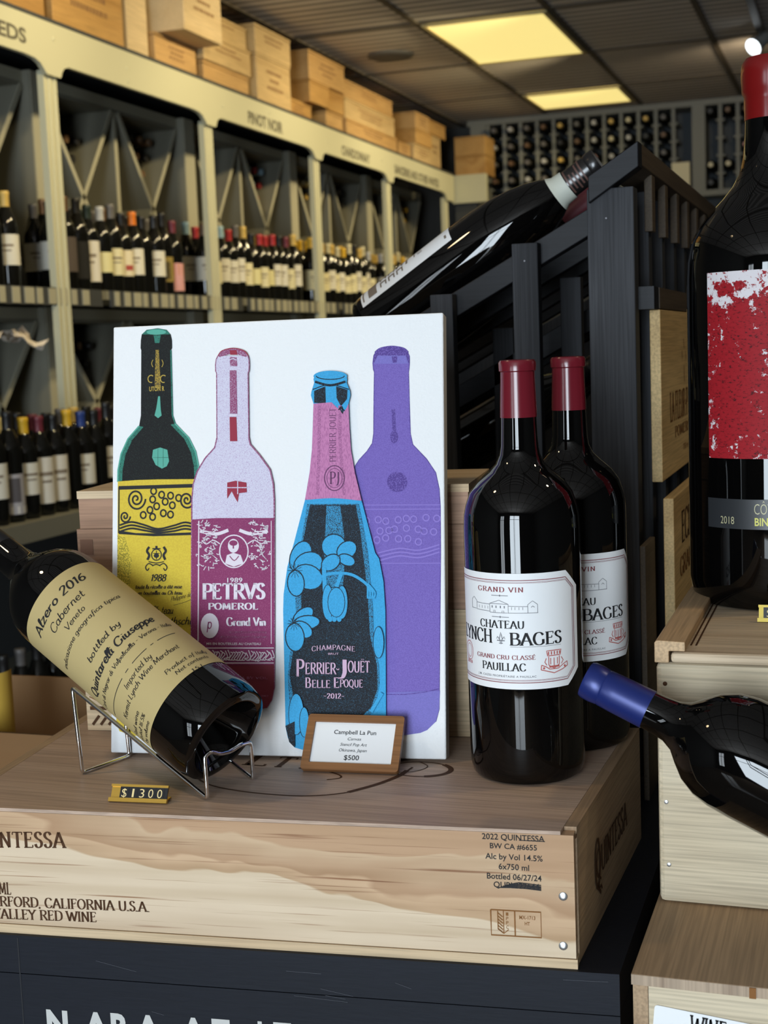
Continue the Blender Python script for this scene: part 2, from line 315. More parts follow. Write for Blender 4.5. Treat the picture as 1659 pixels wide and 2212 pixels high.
SK = {
'A': (80, '6 0 40 100 74 0;19 34 61 34'), 'B': (72, '15 0 15 100;~15 100 44 99 58 88 58 66 44 53 15 52;~15 52 50 51 67 38 67 16 50 1 15 0'),
'C': (78, '~71 78 60 95 42 101 20 90 8 50 20 10 42 -1 60 4 73 22'), 'D': (80, '15 0 15 100;~15 100 46 98 68 82 74 50 68 18 46 2 15 0'),
'E': (66, '15 0 15 100;15 100 58 100;15 52 48 52;15 0 60 0'), 'F': (62, '15 0 15 100;15 100 58 100;15 52 46 52'),
'G': (84, '~71 78 60 95 42 101 20 90 8 50 20 10 42 -1 60 3 72 14;72 8 72 44'), 'H': (84, '15 0 15 100;69 0 69 100;15 52 69 52'), 'I': (30, '15 0 15 100'),
'J': (46, '~30 100 30 60 30 20 20 -10 4 -14'), 'K': (76, '15 0 15 100;64 100 17 45;32 60 68 0'), 'L': (62, '15 0 15 100;15 0 58 0'),
'M': (98, '12 0 18 100 49 10 80 100 86 0'), 'N': (84, '15 0 15 100 69 0 69 100'), 'O': (86, '@43 50 35 51'), 'P': (66, '15 0 15 100;~15 100 46 99 62 86 62 64 46 49 15 48'),
'Q': (90, '@43 50 35 51;~40 10 60 -8 86 -22'), 'R': (76, '15 0 15 100;~15 100 46 99 61 86 61 66 46 52 15 51;38 51 72 0'),
'S': (58, '~49 82 40 97 26 101 12 91 10 74 22 58 40 46 49 28 44 8 28 -1 13 5 7 22'), 'T': (74, '37 0 37 100;5 100 69 100'),
'U': (82, '~14 100 14 40 21 8 41 -1 61 8 68 40 68 100'), 'V': (76, '5 100 38 0 71 100'), 'W': (110, '4 100 31 0 55 92 79 0 106 100'), 'X': (76, '8 100 68 0;66 100 8 0'),
'Y': (74, '5 100 37 50 69 100;37 50 37 0'), 'Z': (68, '8 100 60 100 8 0 62 0'),
'0': (58, '@29 50 21 51'), '1': (36, '8 82 22 100 22 0'), '2': (56, '~8 78 18 97 33 100 46 86 42 64 26 34 8 0;8 0 50 0'), '3': (54, '~8 92 24 101 42 90 42 66 24 54 44 46 48 20 30 -1 8 6'),
'4': (58, '40 0 40 100 6 30 54 30'), '5': (54, '44 100 14 100 11 56;~11 56 30 62 46 48 46 18 28 -1 8 6'), '6': (56, '~44 96 24 84 10 46 12 14 28 -1 46 14 46 38 30 54 12 40'), '7': (52, '8 100 48 100 20 0'),
'8': (56, '@28 76 17 24;@28 26 21 27'), '9': (56, '~12 4 32 16 46 54 44 86 28 101 10 86 10 62 26 46 44 60'),
'a': (56, '@25 28 19 28;~45 56 45 18 49 2 58 6'), 'b': (54, '~12 100 10 50 10 4;@30 28 19 28'), 'c': (48, '~44 46 30 57 12 44 8 25 18 3 32 0 47 12'), 'd': (58, '@25 28 19 28;~45 100 45 40 47 4 58 6'),
'e': (50, '~9 28 42 33 39 52 26 57 11 44 9 22 20 2 34 0 50 14'), 'f': (42, '~44 92 34 100 25 86 22 40 18 -20 8 -30;8 54 38 54'), 'g': (56, '@25 28 19 28;~45 56 45 10 42 -24 26 -34 10 -24'),
'h': (54, '~12 100 10 50 10 0;~10 34 22 53 36 55 43 42 44 6 54 4'), 'i': (24, '~11 56 11 20 14 3 24 6;11 76 13 82'), 'j': (26, '~14 56 14 0 10 -26 0 -30;14 76 15 82'), 'k': (50, '12 100 10 0;40 56 11 24;20 34 46 0'),
'l': (26, '~10 30 22 70 22 96 14 100 10 80 10 24 16 2 28 6'), 'm': (80, '10 56 10 0;~10 36 20 53 32 54 37 42 37 0;~37 36 47 53 60 54 66 42 66 8 78 4'), 'n': (54, '10 56 10 0;~10 36 21 53 35 55 42 42 43 8 54 4'),
'o': (54, '@27 28 19 28'), 'p': (54, '12 58 8 -34;@30 28 19 28'), 'q': (56, '@25 28 19 28;45 56 45 -34'), 'r': (42, '10 56 10 0;~10 34 20 51 36 54'), 's': (44, '~38 50 26 57 13 48 17 34 34 22 37 8 24 0 8 8'),
't': (40, '~20 88 18 40 20 8 28 1 40 8;6 58 36 58'), 'u': (56, '~10 56 10 18 18 1 32 4 44 22;~44 56 44 12 48 2 58 6'), 'v': (50, '~8 56 22 2 30 4 44 50'), 'w': (74, '~8 56 16 2 26 6 36 44 46 2 56 6 66 52'),
'x': (50, '8 56 44 0;44 56 8 0'), 'y': (54, '~10 56 14 20 26 4 44 26;~46 56 42 -10 30 -34 12 -28'), 'z': (48, '8 56 42 56 8 0 46 0'),
'.': (22, '10 0 12 4'), ',': (22, '12 4 6 -14'), '-': (44, '8 42 36 42'), ' ': (34, ''), '$': (56, '~47 76 38 88 26 90 12 82 11 68 24 56 40 46 47 30 42 12 28 8 14 12 8 24;28 104 28 -8'), '%': (74, '@18 78 11 20;@56 22 11 20;60 100 14 0'),
'é': (50, '~9 28 42 33 39 52 26 57 11 44 9 22 20 2 34 0 50 14;22 72 36 86'), 'è': (50, '~9 28 42 33 39 52 26 57 11 44 9 22 20 2 34 0 50 14;18 86 32 72'), 'É': (66, '15 0 15 100;15 100 58 100;15 52 48 52;15 0 60 0;30 112 46 124'), "'": (20, '10 100 8 80'), 'Ë': (66, '15 0 15 100;15 100 58 100;15 52 48 52;15 0 60 0;24 116 26 120;48 116 50 120')}
def crom(p, k=5):
    out = []
    for i in range(len(p) - 1):
        a, b, c, d = p[max(i - 1, 0)], p[i], p[i + 1], p[min(i + 2, len(p) - 1)]
        for j in range(k):
            t = j / k
            out.append(tuple(0.5 * (2 * b[q] + (c[q] - a[q]) * t + (2 * a[q] - 5 * b[q] + 4 * c[q] - d[q]) * t * t + (3 * b[q] - a[q] - 3 * c[q] + d[q]) * t ** 3) for q in (0, 1)))
    return out + [p[-1]]
def pen(txt, wv=0.16, wh=0.06, serif=0.0, gap=0.0, k=4):
    """letters drawn with a broad nib: upright strokes wv wide, level strokes wh; serif = half length of foot strokes"""
    vs, fs = [], []; X = 0.0
    def quad(a, b, c, d): o = len(vs); vs.extend((a, b, c, d)); fs.append((o, o + 1, o + 2, o + 3))
    for ch in txt:
        w, st = SK.get(ch) or SK[' ']
        for s in st.split(';'):
            if not s: continue
            flag = s[0] if s[0] in '~@' else ''
            q = [float(t) / 100 for t in s.lstrip('~@').split()]
            if flag == '@': p = [(q[0] + q[2] * math.sin(2 * PI * i / 22), q[1] + q[3] * math.cos(2 * PI * i / 22)) for i in range(23)]
            else:
                p = list(zip(q[::2], q[1::2]))
                if flag == '~': p = crom(p, k)
            lines = [p] if flag else [p[i:i + 2] for i in range(len(p) - 1)]
            for ln in lines:
                L = []
                for i, (x, y) in enumerate(ln):
                    a, b = ln[max(i - 1, 0)], ln[min(i + 1, len(ln) - 1)]; dx, dy = b[0] - a[0], b[1] - a[1]; n = math.hypot(dx, dy) or 1
                    nx, ny = -dy / n, dx / n; h = 0.5 * math.sqrt((wv * nx) ** 2 + (wh * ny) ** 2)
                    L.append((X + x + nx * h, y + ny * h, X + x - nx * h, y - ny * h))
                for a, b in zip(L, L[1:]): quad(a[:2], a[2:], b[2:], b[:2])
            if serif and not flag:
                for (x, y), (x2, y2) in ((p[0], p[1]), (p[-1], p[-2])):
                    if abs(y2 - y) > abs(x2 - x) and (abs(y) < .02 or abs(y - 1) < .02):
                        quad((X + x - serif, y - wh / 2), (X + x + serif, y - wh / 2), (X + x + serif, y + wh / 2), (X + x - serif, y + wh / 2))
                    elif abs(x2 - x) > abs(y2 - y) and serif > 0.05:
                        dn = -1 if y > 0.7 else 1
                        quad((X + x - wh / 2, y), (X + x + wh / 2, y), (X + x + wh / 2, y + dn * serif * 1.2), (X + x - wh / 2, y + dn * serif * 1.2))
        X += w / 100 + gap
    x0 = min(v[0] for v in vs); x1 = max(v[0] for v in vs)
    return ([(x - x0, y) for x, y in vs], fs, x1 - x0)
def serif(t, gap=0.06): return pen(t, 0.18, 0.065, 0.14, gap)
def hand(t, w=0.085, gap=0.0): return pen(t, w, w * 0.8, 0, gap)
def ell(cx, cy, rx, ry, n=32, a0=0.0, a1=2 * PI): return [(cx + rx * math.cos(a0 + (a1 - a0) * i / n), cy + ry * math.sin(a0 + (a1 - a0) * i / n)) for i in range(n + (0 if abs(a1 - a0 - 2 * PI) < 1e-6 else 1))]
def loop(p): return p + [p[0]]
ORD = ['first', 'second', 'third', 'fourth', 'fifth', 'sixth', 'seventh', 'eighth', 'ninth', 'tenth', 'eleventh', 'twelfth', 'thirteenth', 'fourteenth', 'fifteenth', 'sixteenth', 'seventeenth', 'eighteenth', 'nineteenth', 'twentieth']
def Z(h): return h + CH
# ================================================================== room shell
b = MB(); b.box((-3.25, -3.6, -0.06), (3.1, 9.35, 0.0), 'floor'); struct(b.build('floor'))
b = MB(); b.box((-3.25, -3.6, 2.855), (3.1, 9.35, 2.92), 'tile')
for k in range(-3, 8):
    x = -1.292 + 0.606 * k
    if -3.2 < x < 3.0: b.box((x - 0.014, -3.3, 2.848), (x + 0.014, 9.2, 2.857), 'tbar')
for k in range(-10, 4):
    y = 6.205 + 1.0 * k
    if y < 9.1: b.box((-3.2, y - 0.013, 2.849), (3.0, y + 0.013, 2.8565), 'tbar')
struct(b.build('ceiling'))
b = MB(); b.box((-3.25, -3.6, 0), (-3.15, 9.35, 2.86), 'wall'); struct(b.build('wall_left'))
b = MB(); b.box((-3.15, 9.25, 0), (3.0, 9.35, 2.86), 'wall'); struct(b.build('wall_back'))
b = MB(); b.box((3.0, -3.6, 0), (3.1, 9.35, 2.86), 'wall'); struct(b.build('wall_right'))
b = MB()   # shop front wall behind the camera, a glazed opening and a second one added for fill light
for x0, x1, z0, z1 in ((-3.15, -2.75, 0, 2.86), (-2.75, -2.0, 0, 0.5), (-2.75, -2.0, 2.5, 2.86), (-2.0, -1.08, 0, 2.86), (-1.08, 0.48, 2.52, 2.86), (0.48, 3.0, 0, 2.86)):
    b.box((x0, -3.36, z0), (x1, -3.28, z1), 'wall')
struct(b.build('wall_front'))
for nm, x0, x1, z0, z1, vs, hs in (('window_1', -1.08, 0.48, 0.0, 2.52, (-0.42, -0.30), (1.98,)), ('fill_window', -2.75, -2.0, 0.5, 2.5, (-2.38,), (1.9,))):
    b = MB()
    for x in (x0 + .02, x1 - .02) + vs: b.box((x - .02, -3.30, z0), (x + .02, -3.25, z1), 'paint_dark')
    for z in (z0 + .02, z1 - .02) + hs: b.box((x0, -3.30, z - .02), (x1, -3.25, z + .02), 'paint_dark')
    struct(b.build(nm))
for o in list(C.objects):
    if o.name.startswith('side_fill'): o.location = (-2.38, -3.42, 1.5); o.rotation_euler = (PI / 2, 0, 0)

# ceiling fittings
for nm, lab, y0, y1 in (('ceiling_light', 'long warm lit ceiling panel, the nearer of the two', 6.215, 7.195), ('ceiling_light', 'short warm lit ceiling panel beside the back wall rack', 8.215, 8.76)):
    t = tag(empty(nm, (-1.59, (y0 + y1) / 2, 2.846)), lab, 'ceiling light', 'lit panels in the ceiling grid')
    hx, hy = 0.288, (y1 - y0) / 2
    b = MB(); b.box((-hx + .02, -hy + .02, -0.004), (hx - .02, hy - .02, 0.0), 'lightpanel'); b.build('diffuser', t)
    b = MB(); pw = colmat('diffuser_rim', (0.55, 0.45, 0.22), 0.5)
    for q in ((-hx, -hy, -hx + .02, hy), (hx - .02, -hy, hx, hy), (-hx + .02, -hy, hx - .02, -hy + .02), (-hx + .02, hy - .02, hx - .02, hy)): b.box((q[0], q[1], -0.008), (q[2], q[3], 0.0), pw)
    b.build('frame', t)
t = tag(empty('ceiling_speaker', (-2.22, 6.80, 2.855)), 'round grey speaker grille set in a ribbed ceiling tile', 'speaker')
b = MB(); b.lathe([(0.115, 0.0), (0.115, -0.008), (0.10, -0.012)], colmat('grille_grey', (0.13, 0.125, 0.115), 0.7), 32); b.build('rim', t)
b = MB(); b.lathe([(0.0985, -0.0125), (0.0985, -0.014), (0.02, -0.016)], colmat('grille_dark', (0.10, 0.095, 0.09), 0.8), 32); b.build('grille', t)
t = tag(empty('track_spotlight', (-0.455, 7.05, 2.79)), 'white spotlight with a lit cold lens under the ceiling', 'spotlight')
b = MB(); b.box((-0.012, -1.2, 0.035), (0.022, 1.3, 0.058), colmat('track_grey', (0.12, 0.11, 0.10), 0.5)); b.build('track', t)
d = Vector((-0.75, -0.9, -0.75)).normalized(); xf = Matrix.Translation((-0.01, 0.0, -0.02)) @ d.to_track_quat('Z', 'Y').to_matrix().to_4x4()
b = MB(); b.lathe([(0.018, -0.09), (0.030, -0.07), (0.034, -0.02), (0.045, 0.03), (0.043, 0.03)], colmat('lamp_head', (0.30, 0.30, 0.29), 0.4), 20, xf=xf); h = b.build('lamp_head', t)
b = MB(); b.lathe([(0.041, 0.0305), (0.02, 0.036)], 'spot_lens', 20, xf=xf); b.build('lens', h)
b = MB(); b.tube([(0.005, 0.0, 0.04), (0.005, 0.0, 0.0), (0.0, 0.005, -0.02)], 0.008, 'paint_dark', 8); b.build('arm', t)

# ================================================================== background bottles
def bottle_profile(H, r, rn, sh, nk):   # outer profile, base to mouth
    return [(r * 0.86, 0.0), (r * 0.97, 0.003), (r, 0.012), (r, sh), (r * 0.97, sh + 0.016), (r * 0.86, sh + 0.032), (r * 0.62, sh + 0.050), (rn * 1.35, sh + 0.064), (rn * 1.08, nk), (rn, H)]
CAP = {'black': (0.014, 0.013, 0.013), 'dark green': (0.02, 0.035, 0.028), 'silver': (0.50, 0.50, 0.50), 'grey': (0.14, 0.13, 0.125), 'orange': (0.75, 0.20, 0.02), 'red': (0.42, 0.03, 0.035), 'blue': (0.32, 0.48, 0.58),
       'gold': (0.66, 0.45, 0.12), 'yellow': (0.75, 0.45, 0.03), 'cream': (0.66, 0.60, 0.40), 'brown': (0.15, 0.08, 0.035), 'burgundy': (0.17, 0.03, 0.045), 'navy': (0.03, 0.06, 0.25), 'pink': (0.70, 0.35, 0.33)}
LAB = {'white': ((0.72, 0.69, 0.60), 0.07, 0.165), 'tall white': ((0.72, 0.68, 0.60), 0.035, 0.175), 'cream': ((0.74, 0.68, 0.44), 0.06, 0.15), 'pale yellow': ((0.72, 0.66, 0.36), 0.07, 0.14), 'dark grey': ((0.11, 0.09, 0.085), 0.06, 0.17), 'dark green': ((0.05, 0.10, 0.065), 0.03, 0.18),
       'beige picture': ((0.50, 0.38, 0.22), 0.10, 0.175), 'pink': ((0.70, 0.36, 0.36), 0.02, 0.13), 'grey picture': ((0.42, 0.40, 0.42), 0.02, 0.13), 'black': ((0.02, 0.02, 0.02), 0.04, 0.16), 'red sealed': ((0.74, 0.66, 0.48), 0.065, 0.16), 'gold-black': ((0.30, 0.22, 0.06), 0.05, 0.14)}
_me = {}
def cache(key, fn):
    if key not in _me: _me[key] = fn()
    return _me[key]
def inst(name, me, parent=None):
    o = bpy.data.objects.new(name, me); C.objects.link(o)
    if parent: o.parent = parent
    return o
def mesh_of(mb, nm):
    o = mb.build(nm); me = o.data; C.objects.unlink(o); bpy.data.objects.remove(o); return me
RB = 0.0370
def g_mesh():
    b = MB(); b.lathe(bottle_profile(0.298, RB, 0.0138, 0.182, 0.252)[:9], 'glass_bg', 18); return mesh_of(b, 'glass')
def c_mesh(c):
    def f():
        m = colmat('capsule_' + c.replace(' ', '_'), CAP[c], 0.42, spec=0.5)
        b = MB(); b.lathe([(0.0152, 0.246), (0.0150, 0.285), (0.0160, 0.287), (0.0160, 0.298), (0.0145, 0.300)], m, 14); return mesh_of(b, 'capsule')
    return cache(('c', c), f)
def l_mesh(l):
    def f():
        col, z0, z1 = LAB[l]; m = colmat('label_' + l.replace(' ', '_'), col, 0.7, spec=0.2); r = RB + 0.0006
        b = MB(); n = 12; A = 1.75
        vs = []; 
        for i in range(n + 1):
            a = -A + 2 * A * i / n; vs += [(r * math.sin(a), -r * math.cos(a), z0), (r * math.sin(a), -r * math.cos(a), z1)]
        b.add(vs, [(2 * i, 2 * i + 2, 2 * i + 3, 2 * i + 1) for i in range(n)], m, True)
        fm = cyl_map(r); inkm = colmat('label_print', (0.25, 0.20, 0.15), 0.7)
        def bar(x0, x1, y0, y1, mm):
            k = 5
            b.add([fm(x0 + (x1 - x0) * i / k, yy, 0.0004) for i in range(k + 1) for yy in (y0, y1)], [(2 * i, 2 * i + 2, 2 * i + 3, 2 * i + 1) for i in range(k)], mm)
        h = z1 - z0
        if l == 'red sealed': bar(-0.012, 0.024, z0 + h * .22, z0 + h * .42, colmat('label_red', (0.40, 0.06, 0.05), 0.7))
        elif l == 'beige picture': bar(-0.045, 0.045, z0 + h * .08, z0 + h * .45, colmat('label_ochre', (0.32, 0.17, 0.06), 0.7)); bar(-0.04, 0.04, z0 + h * .55, z0 + h * .92, colmat('label_sage', (0.40, 0.40, 0.28), 0.7))
        elif l == 'pink': bar(-0.055, 0.055, z0 + h * .58, z0 + h * .98, colmat('label_orange', (0.60, 0.25, 0.12), 0.7))
        elif l == 'grey picture': bar(-0.02, 0.02, z0 + h * .3, z0 + h * .9, colmat('label_smoke', (0.10, 0.09, 0.10), 0.7)); bar(-0.05, 0.05, z0 + h * .02, z0 + h * .2, colmat('label_pale', (0.72, 0.70, 0.66), 0.7))
        elif l == 'gold-black': bar(-0.05, 0.02, z0 + h * .1, z0 + h * .8, M['ink'])
        elif l in ('white', 'cream', 'tall white'): bar(-0.016, 0.016, z0 + h * .45, z0 + h * .5, inkm); bar(-0.024, 0.024, z0 + h * .6, z0 + h * .68, inkm)
        return mesh_of(b, 'label')
    return cache(('l', l), f)
def stand_bottle(x, y, z, cap, lab, text, group, rz=0.6, sc=1.0):
    o = inst('wine_bottle', cache('g', g_mesh)); o.location = (x, y, z); o.rotation_euler = (0, 0, rz); o.scale = (1, 1, sc)
    tag(o, text, 'bottle', group); inst('capsule', c_mesh(cap), o)
    if lab: inst('label', l_mesh(lab), o)
    return o
def lie_bottle(loc, rot, cap, text, group):
    o = inst('wine_bottle', cache('g', g_mesh)); o.location = loc; o.rotation_euler = rot
    tag(o, text, 'bottle', group); inst('capsule', c_mesh(cap), o); return o

# ================================================================== wall cabinets along the left wall
XB, XF, XL = -2.72, -2.435, -2.20       # bin face, upper ledge/fascia face, lower ledge face
BAY = ['leftmost', 'blank sign', 'pinot noir', 'chardonnay', 'far end']
PY = [3.97, 5.11, 6.27, 7.34, 8.47]
def bins(b, y0, y1, z0, z1):
    ym = (y0 + y1) / 2; t = 0.009
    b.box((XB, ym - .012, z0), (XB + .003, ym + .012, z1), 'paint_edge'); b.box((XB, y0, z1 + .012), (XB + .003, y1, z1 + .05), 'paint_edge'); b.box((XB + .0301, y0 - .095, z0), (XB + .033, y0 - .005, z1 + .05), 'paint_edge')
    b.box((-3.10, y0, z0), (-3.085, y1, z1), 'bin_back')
    b.box((-3.085, ym - .012, z0), (XB, ym + .012, z1), 'paint_shaded')
    b.box((-3.085, y0, z1), (XB, y1, z1 + .05), 'paint_shaded')
    for a, c in ((y0, ym - .012), (ym + .012, y1)):
        zc = (z0 + z1) / 2; yc = (a + c) / 2
        def slat(p, q):
            dx, dz = q[0] - p[0], q[1] - p[1]; L = math.hypot(dx, dz); nx, nz = -dz / L * t, dx / L * t
            b.prism([(p[0] + nx, p[1] + nz), (p[0] - nx, p[1] - nz), (q[0] - nx, q[1] - nz), (q[0] + nx, q[1] + nz)], 0, -3.08, XB + .004, 'paint_shaded')
            nx *= 1.15; nz *= 1.15; b.prism([(p[0] + nx, p[1] + nz), (p[0] - nx, p[1] - nz), (q[0] - nx, q[1] - nz), (q[0] + nx, q[1] + nz)], 0, XB + .004, XB + .007, 'paint_edge')
        a += .012; c -= .012; slat((a, z0), (c, z1)); slat((a, z1), (yc, zc)); slat((yc, zc), (c, z0))
for k in range(5):
    y0 = 4.30 + 1.147 * (k - 1); y1 = y0 + 1.147 if k < 4 else 8.90
    yl0, yl1 = (y0 - .05 if k else 2.95), (y1 - .051 if k < 4 else 8.60)
    t = tag(empty('wine_cabinet', (0, 0, CH)), ['leftmost sage wine cabinet, cut off by the picture edge', 'sage wine cabinet under the blank stretch of sign board', 'sage wine cabinet under the pinot noir sign', 'sage wine cabinet under the chardonnay sign', 'farthest sage wine cabinet under the longest sign'][k], 'cabinet', 'wine cabinets along the wall')
    b = MB(); bins(b, y0 + .05, y1 - .05, 0.255, 0.945); b.box((-3.10, y0 - .05, 0.255), (XB + .03, y0 + .05, 0.995), 'paint_shaded'); b.build('upper_bins', t)
    b = MB(); bins(b, y0 + .05, y1 - .05, -0.445, 0.14); b.box((-3.10, y0 - .05, -0.445), (XB + .03, y0 + .05, 0.19), 'paint_shaded'); b.build('lower_bins', t)
    b = MB(); b.box((-3.10, yl0 + .002, 0.205), (XF - .012, yl1 - .002, 0.235), 'paint_shaded'); b.build('upper_ledge', t)
    b = MB(); b.box((XF - .012, yl0 + .03, 0.180), (XF - .004, yl1 - .03, 0.236), 'paint_dark')
    n = int((yl1 - yl0 - .08) / .068)
    for i in range(n):
        yy = yl0 + .05 + i * .068
        b.box((XF - .004, yy, 0.184), (XF - .001, yy + .032 + .01 * ((i * 7) % 3), 0.233), 'paint_edge')
    b.build('price_strip', t)
    b = MB(); b.box((-3.10, yl0 + .002, -0.470), (XL - .012, yl1 - .002, -0.448), 'paint_shaded'); b.box((XL - .012, yl0 + .002, -0.50), (XL, yl1 - .002, -0.446), 'paint_shaded'); b.build('lower_ledge', t)
    b = MB(); b.box((-3.10, yl0 + .002, -1.40), (-3.08, yl1 - .002, -0.47), 'paint_dark'); b.box((-3.08, yl0 + .002, -1.40), (XL, yl1 - .002, -1.12), 'paint_shaded'); b.build('plinth', t)
    b = MB(); yp = PY[k]   # fluted post
    b.prism([(XF - .024, yp - .038), (XF, yp - .038), (XF, yp - .024), (XF - .007, yp - .020), (XF - .007, yp - .014), (XF, yp - .010), (XF, yp + .010), (XF - .007, yp + .014), (XF - .007, yp + .020), (XF, yp + .024), (XF, yp + .038), (XF - .024, yp + .038)], 2, -0.446, 0.915, 'paint')
    b.build('post', t)
b = MB()   # one continuous lettered sign board with a notched lower edge
pts = [(8.60, 1.063), (2.95, 1.063), (2.95, 0.942)]
for yp in PY:
    pts += [(yp - .16, .942), (yp - .105, .938), (yp - .075, .928), (yp - .055, .912), (yp - .04, .900), (yp + .04, .900), (yp + .05, .92), (yp + .065, .934), (yp + .09, .941)] if yp < 8.4 else [(yp - .12, .942), (yp - .06, .93), (yp - .03, .900), (yp + .13, .900)]
b.prism([(y, z) for y, z in pts], 0, XF + .0004, XF + .0164, 'paint')
fm = plane_map((XF + .0169, 0, 0), (0, 1, 0), (0, 0, 1), (1, 0, 0)); sg = colmat('sign_lettering', (0.13, 0.12, 0.085), 0.6)
for txt, ya, yb, zz, h in (('REDS', 3.62, 3.822, 0.972, .044), ('PINOT NOIR', 5.465, 5.835, 0.962, .048), ('CHARDONNAY', 6.58, 7.0, 0.960, .046), ('SANCERRE AND OTHER WHITES', 7.41, 8.26, 0.958, .046)):
    b.glyphs(sans(txt, 0.035), sg, fm, ya, yb, zz, h)
for yy, zz in ((4.45, 1.005), (4.45, .962), (5.22, .99), (3.98, 1.015), (5.70, .945 + .09), (6.4, 1.0), (7.2, 1.0)):
    b.lathe([(0.007, 0), (0.006, 0.003), (0.002, 0.004)], 'paint', 10, xf=Matrix.Translation((XF + .016, yy, zz)) @ Matrix.Rotation(PI / 2, 4, 'Y'))
tag(b.build('sign_board', loc=(0, 0, CH)), 'long sage sign board with varietal names running along the wall cabinets', 'sign')
b = MB(); b.box((-3.12, 2.95, 1.064), (XF + .012, 8.61, 1.078), 'paint_dark'); tag(b.build('top_shelf', loc=(0, 0, CH)), 'long dark grey top board under the stacked wooden wine crates', 'shelf')
# end cabinet that closes the row at the back wall
t = tag(empty('end_cabinet', (0, 0, CH)), 'narrow sage end cabinet in the corner by the back rack', 'cabinet')
b = MB(); b.box((-2.43, 8.66, -1.4), (-2.285, 8.96, 1.062), 'paint_dark'); b.build('body', t)
b = MB(); b.box((-2.435, 8.62, 0.893), (-2.215, 8.66, 1.066), 'paint'); b.build('fascia', t)

# bottles on the two ledges
F0 = [('grey', 'beige picture'), ('black', 'white'), ('brown', None), ('grey', 'beige picture'), ('black', None), ('gold', 'white'), ('black', 'dark green'), ('black', 'dark green')]
SEQ = {0: F0, 1: [('black', 'white'), ('brown', 'dark grey'), ('black', 'black'), ('dark green', 'tall white'), ('silver', 'pale yellow'), ('grey', 'cream'), ('black', 'red sealed'), ('orange', 'white'), ('black', None), ('black', 'white'), ('black', 'gold-black'), ('burgundy', 'pink'), ('silver', 'grey picture'), ('black', 'grey picture')],
       2: [('brown', 'white'), ('gold', 'cream'), ('blue', 'white'), ('red', 'white'), ('grey', 'white'), ('gold', 'cream'), ('black', 'pale yellow'), ('red', 'cream'), ('red', 'pale yellow'), ('red', 'white'), ('black', 'white'), ('burgundy', 'cream'), ('gold', 'white'), ('black', 'white')],
       3: [('yellow', 'cream'), ('yellow', 'cream'), ('cream', 'cream'), ('cream', 'white'), ('gold', 'cream'), ('cream', 'white'), ('yellow', 'cream'), ('cream', 'cream'), ('black', 'white'), ('gold', 'cream'), ('cream', 'white'), ('silver', 'cream')],
       4: [('silver', 'white'), ('cream', 'cream'), ('yellow', 'cream'), ('gold', 'white'), ('cream', 'cream'), ('yellow', 'white'), ('silver', 'cream'), ('cream', 'white')]}
BK = {0: ['black', 'grey', 'black'], 1: ['black', 'grey', 'black', 'dark green', 'brown'], 2: ['red', 'black', 'blue', 'red', 'gold'], 3: ['yellow', 'cream', 'gold'], 4: ['cream', 'gold', 'yellow']}
for k in range(5):
    ya = (PY[k - 1] + .07 if k else 3.38); yb = PY[k] - .05
    for row, xx, nm in ((0, -2.535, 'front'), (1, -2.625, 'back')):
        n = int((yb - ya) / 0.0785)
        for i in range(n):
            y = ya + 0.04 + i * 0.0785 + (0.03 if row else 0)
            if row == 0: cap, lab = SEQ[k][i % len(SEQ[k])]
            else: cap, lab = BK[k][(i * 3 + k) % len(BK[k])], ('white', 'cream', None)[i % 3]
            lt = ('with %s label' % lab) if lab else 'without label'
            stand_bottle(xx + random.uniform(-.006, .006), y, Z(0.2352), cap, lab, '%s-capped bottle %s, %s in the %s row of the %s bay' % (cap.replace(' ', '-'), lt, ORD[i], nm, BAY[k]), 'bottles standing on the upper ledge', 0.75 + random.uniform(-.35, .35), random.choice((0.97, 1.0, 1.0, 1.05)))
L0 = [('grey', 'white'), ('black', 'cream'), ('black', 'white'), ('navy', 'dark grey'), ('black', 'white'), ('black', 'grey picture'), ('yellow', 'white'), ('burgundy', 'tall white'), ('black', 'tall white'), ('yellow', None), ('navy', 'white'), ('black', None), ('black', 'white')]
for row, xx, nm in ((0, -2.285, 'front'), (1, -2.375, 'back')):
    for i in range(14):
        y = 3.30 + i * 0.0785 + .03 * row
        if row and abs(y - PY[0]) < .02: pass
        cap, lab = L0[(i + 4) % len(L0)] if row == 0 else (('black', 'grey', 'gold', 'black', 'burgundy')[i % 5], ('white', None)[i % 2])
        lt = ('with %s label' % lab) if lab else 'without label'
        stand_bottle(xx, y, Z(-0.4458), cap, lab, '%s-capped bottle %s, %s in the %s row of the lower ledge' % (cap, lt, ORD[i], nm), 'bottles standing on the lower ledge', 0.75 + random.uniform(-.3, .3), random.choice((0.97, 1.0, 1.04)))
for i in range(12):
    stand_bottle(-2.30, 3.30 + i * 0.085, Z(-1.1198), ('black', 'grey', 'black')[i % 3], None, 'dark unlabelled wine bottle standing %s along the bottom ledge' % ORD[i], 'bottles standing on the bottom ledge', 0.75)
